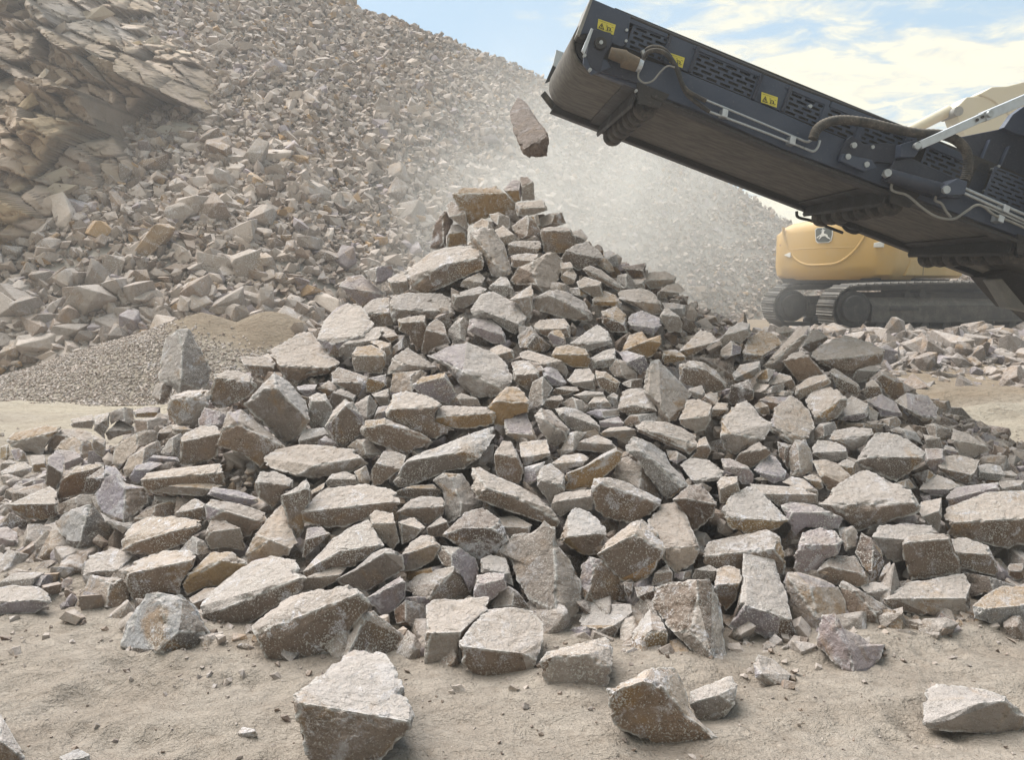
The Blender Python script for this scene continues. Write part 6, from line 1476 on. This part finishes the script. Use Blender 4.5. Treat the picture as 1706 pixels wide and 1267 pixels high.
# tracks
yw = math.radians(7); tx = np.array([math.cos(yw), math.sin(yw)]); ty = np.array([-math.sin(yw), math.cos(yw)])
ZG = zpix(553, 15.1, 1450); ZH = .96
def track(ox, oy, near):
    o0 = np.array([ox, oy]); L = 5.4; w = .62; rr = ZH / 2 - .04
    def TP(a, b_, z): p = o0 + tx * a + ty * b_; return np.array([p[0], p[1], ZG + z])
    g = empty('track', tuple(TP(0, 0, 0))); bpy.context.view_layer.update(); g.parent = ex; g.matrix_parent_inverse = ex.matrix_basis.inverted()
    # path of the chain; the top run sags and the rear wheel sits a little lower
    path = []
    for k in range(15):
        t = math.pi / 2 + math.pi * k / 14; path.append((rr + rr * math.cos(t) + 0, rr * .98 + rr * math.sin(t)))
    path.append((L - rr, 0.0)); 
    for k in range(15):
        t = -math.pi / 2 + math.pi * k / 14; path.append((L - rr + rr * math.cos(t), rr + rr * math.sin(t)))
    top = [(L - rr - (L - 2 * rr) * k / 12, 2 * rr + .0 + .05 * math.sin(math.pi * k / 12) * (1 if k > 3 else .4)) for k in range(1, 12)]
    path += top
    P = np.array(path + [path[0]]); seg = np.hypot(*np.diff(P, axis=0).T); cum = np.concatenate([[0], np.cumsum(seg)])
    n = int(cum[-1] / .165); shoes = MB()
    for i in range(n):
        d = cum[-1] * i / n; x, z = np.interp(d, cum, P[:, 0]), np.interp(d, cum, P[:, 1]); x2, z2 = np.interp((d + .15) % cum[-1], cum, P[:, 0]), np.interp((d + .15) % cum[-1], cum, P[:, 1])
        dx, dz_ = x2 - x, z2 - z; l = math.hypot(dx, dz_) + 1e-6; nx, nz = -dz_ / l, dx / l
        cx_, cz_ = (P[:, 0].mean() - x), (rr - z)
        if nx * cx_ + nz * cz_ > 0: nx, nz = -nx, -nz
        q = [(x, z), (x2, z2), (x2 + nx * .03, z2 + nz * .03), (x2 - dx * .16 + nx * .062, z2 - dz_ * .16 + nz * .062), (x2 - dx * .24 + nx * .03, z2 - dz_ * .24 + nz * .03), (x + dx * .55 + nx * .03, z + dz_ * .55 + nz * .03), (x + dx * .48 + nx * .052, z + dz_ * .48 + nz * .052), (x + dx * .42 + nx * .03, z + dz_ * .42 + nz * .03), (x + nx * .03, z + nz * .03)]
        shoes.prism([TP(a, 0, b_) for a, b_ in q], [TP(a, w, b_) for a, b_ in q])
    so = shoes.build('track_shoes', M_TRACK, g); so['kind'] = 'stuff'
    chain = MB(); q = P[:-1]; ctr = np.array([L / 2, rr])
    for i in range(len(q)):
        a, b_ = q[i], q[(i + 1) % len(q)]; ai = a + (ctr - a) / np.linalg.norm(ctr - a) * .0; 
        na = np.array([a[0], a[1] + (-.10 if a[1] > rr else .10)]) if rr < a[0] < L - rr else rr * .82 * (a - np.array([min(max(a[0], rr), L - rr), rr])) / rr + np.array([min(max(a[0], rr), L - rr), rr])
        nb = np.array([b_[0], b_[1] + (-.10 if b_[1] > rr else .10)]) if rr < b_[0] < L - rr else rr * .82 * (b_ - np.array([min(max(b_[0], rr), L - rr), rr])) / rr + np.array([min(max(b_[0], rr), L - rr), rr])
        chain.prism([TP(*((a[0], .16, a[1]))), TP(b_[0], .16, b_[1]), TP(nb[0], .16, nb[1]), TP(na[0], .16, na[1])], [TP(a[0], w - .16, a[1]), TP(b_[0], w - .16, b_[1]), TP(nb[0], w - .16, nb[1]), TP(na[0], w - .16, na[1])])
    chain.build('track_chain', M_TRACKD, g)
    for a in (rr, L - rr): MB().tube([TP(a, .06, rr), TP(a, w - .06, rr)], rr * .80, 26).build('drive_wheel', M_TRACKD, g, .01, True)
    MB().tube([TP(rr, -.02, rr), TP(rr, .06, rr)], [rr * .58, rr * .62], 24).build('wheel_hub', M_TRACKD, g, .01, True)
    # frame between the wheels: sloped dusty top, upright side, bottom rail
    pr = [(.12, .20), (.12, .50), (.30, .66), (.50, .66), (.50, .20)]
    MB().prism([TP(2 * rr - .02, b_, z) for b_, z in pr], [TP(L - 2 * rr, b_, z) for b_, z in pr]).build('track_frame', M_TRACK, g, .01)
    MB().prism([TP(2 * rr - .05, .07, .17), TP(L - 2 * rr, .07, .17), TP(L - 2 * rr, .14, .17), TP(2 * rr - .05, .14, .17)], [TP(2 * rr - .05, .07, .205), TP(L - 2 * rr, .07, .205), TP(L - 2 * rr, .14, .205), TP(2 * rr - .05, .14, .205)]).build('frame_rail', M_TRACK, g, .004)
    for k in range(8):
        a = 2 * rr + .15 + (L - 4 * rr - .3) * k / 7; MB().tube([TP(a, .10, .10), TP(a, w - .10, .10)], .085, 14).build('track_roller', M_TRACKD, g, 0, True)
    for k in range(2):
        a = L * (.36 + .30 * k); MB().tube([TP(a, .16, 2 * rr - .15), TP(a, w - .16, 2 * rr - .15)], .075, 14).build('carrier_roller', M_TRACKD, g, 0, True)
    MB().prism([TP(2 * rr + .35, .09, .40), TP(2 * rr + .95, .09, .40), TP(2 * rr + .95, .12, .40), TP(2 * rr + .35, .12, .40)], [TP(2 * rr + .35, .09, .46), TP(2 * rr + .95, .09, .46), TP(2 * rr + .95, .12, .46), TP(2 * rr + .35, .12, .46)]).build('step', M_TRACKD, g, .004)
p1 = at(1388, 540, 15.0); p2 = at(1290, 530, 17.3)
track(p1[0], p1[1], True); track(p2[0], p2[1], False)
MB().prism([(p1[0] + 1.6, p1[1] + .5, ZG + .35), (p1[0] + 3.6, p1[1] + .7, ZG + .35), (p2[0] + 3.6, p2[1] + .3, ZG + .35), (p2[0] + 1.8, p2[1] + .2, ZG + .35)], [(p1[0] + 1.6, p1[1] + .5, ZG + .75), (p1[0] + 3.6, p1[1] + .7, ZG + .75), (p2[0] + 3.6, p2[1] + .3, ZG + .75), (p2[0] + 1.8, p2[1] + .2, ZG + .75)]).build('undercarriage', M_TRACKD, ex, .02)

# boom of a second machine far behind, in the dust
YB = 24.0
bo = empty('distant_excavator', tuple(at(1760, 250, YB + 1) * np.array([1, 1, 0]) + np.array([0, 0, .5]))); bpy.context.view_layer.update()
tag(bo, 'pale boom and arm of a second excavator rising into the dust beyond the conveyor', 'excavator')
def bx(px, d0=-.3, d1=.3): return [at(a, b_, YB) + np.array([0, d0, 0]) for a, b_ in px], [at(a, b_, YB) + np.array([0, d1, 0]) for a, b_ in px]
MB().prism(*bx([(1580, 186), (1600, 166), (1640, 164), (1668, 192), (1684, 214), (1680, 232), (1640, 240), (1596, 232), (1586, 205)], -.35, .35)).build('arm_head', M_YELLHAZE, bo, .03)
MB().prism(*bx([(1618, 162), (1640, 150), (1664, 149), (1706, 138), (1800, 104), (1830, 150), (1706, 186), (1668, 196), (1640, 172)], -.4, .4)).build('boom', M_YELLHAZE, bo, .03)
a_, b2 = at(1508, 222, YB), at(1582, 184, YB)
MB().tube([at(1470, 244, YB), a_, b2], [.16, .16, .17], 14).build('ram', M_YELLHAZE, bo, 0, True)
MB().tube([at(1584, 190, YB) - np.array([0, .42, 0]), at(1584, 190, YB) + np.array([0, .42, 0])], .14, 14).build('pin', M_CAB, bo, 0, True)
MB().prism(*bx([(1780, 100), (1850, 90), (1900, 300), (1890, 470), (1760, 470), (1800, 300)], -.8, .8)).build('house', M_YELLHAZE, bo, .05)

# ------------------------------------------------------------------ dust in the air behind the belt end
def dust(name, c, rad, dens, col, label):
    V, Fc = ICO[4]; me = raw_mesh(name, V * np.array(rad), Fc, 3); o = link(name, me, None); o.location = c
    m = bpy.data.materials.new(name); m.use_nodes = True; nt = m.node_tree; nt.nodes.clear(); q = NB(nt)
    out = q.n('ShaderNodeOutputMaterial'); pv = q.n('ShaderNodeVolumePrincipled'); q.l(pv.outputs[0], out.inputs['Volume'])
    pv.inputs['Color'].default_value = col + (1,); pv.inputs['Anisotropy'].default_value = .25
    tc = q.n('ShaderNodeTexCoord'); mp = q.n('ShaderNodeMapping'); mp.inputs['Scale'].default_value = tuple(1 / v for v in rad); q.l(tc.outputs['Object'], mp.inputs[0])
    ln = q.n('ShaderNodeVectorMath', operation='LENGTH'); q.l(mp.outputs[0], ln.inputs[0])
    fall = q.mr(ln.outputs['Value'], .15, 1.0, 1, 0); nz = q.mr(q.noise(.55, 3, .6, tc.outputs['Object'], .6), .3, .7, .35, 1.5)
    q.l(q.m('MULTIPLY', q.m('MULTIPLY', fall, nz), dens), pv.inputs['Density'])
    me.materials.append(m); tag(o, label, 'dust', kind='stuff'); return o
dust('dust_cloud', (1.3, 11.6, 2.7), (4.0, 2.8, 3.3), .31, (.97, .95, .90), 'pale cloud of dust drifting behind the belt end')
# even haze over the whole quarry
V = [(x, y, z) for z in (-2.5, 24) for x, y in ((-60, -3), (60, -3), (60, 60), (-60, 60))]
hz = MB(); hz.prism(V[:4], V[4:]); ho = hz.build('haze', None)
m = bpy.data.materials.new('haze'); m.use_nodes = True; nt = m.node_tree; nt.nodes.clear(); q = NB(nt)
out = q.n('ShaderNodeOutputMaterial'); pv = q.n('ShaderNodeVolumePrincipled'); q.l(pv.outputs[0], out.inputs['Volume'])
pv.inputs['Color'].default_value = (.93, .94, .95, 1); pv.inputs['Density'].default_value = .004; pv.inputs['Anisotropy'].default_value = .2
ho.data.materials.append(m); tag(ho, kind='stuff'); ho['label'] = 'thin dusty haze filling the quarry'
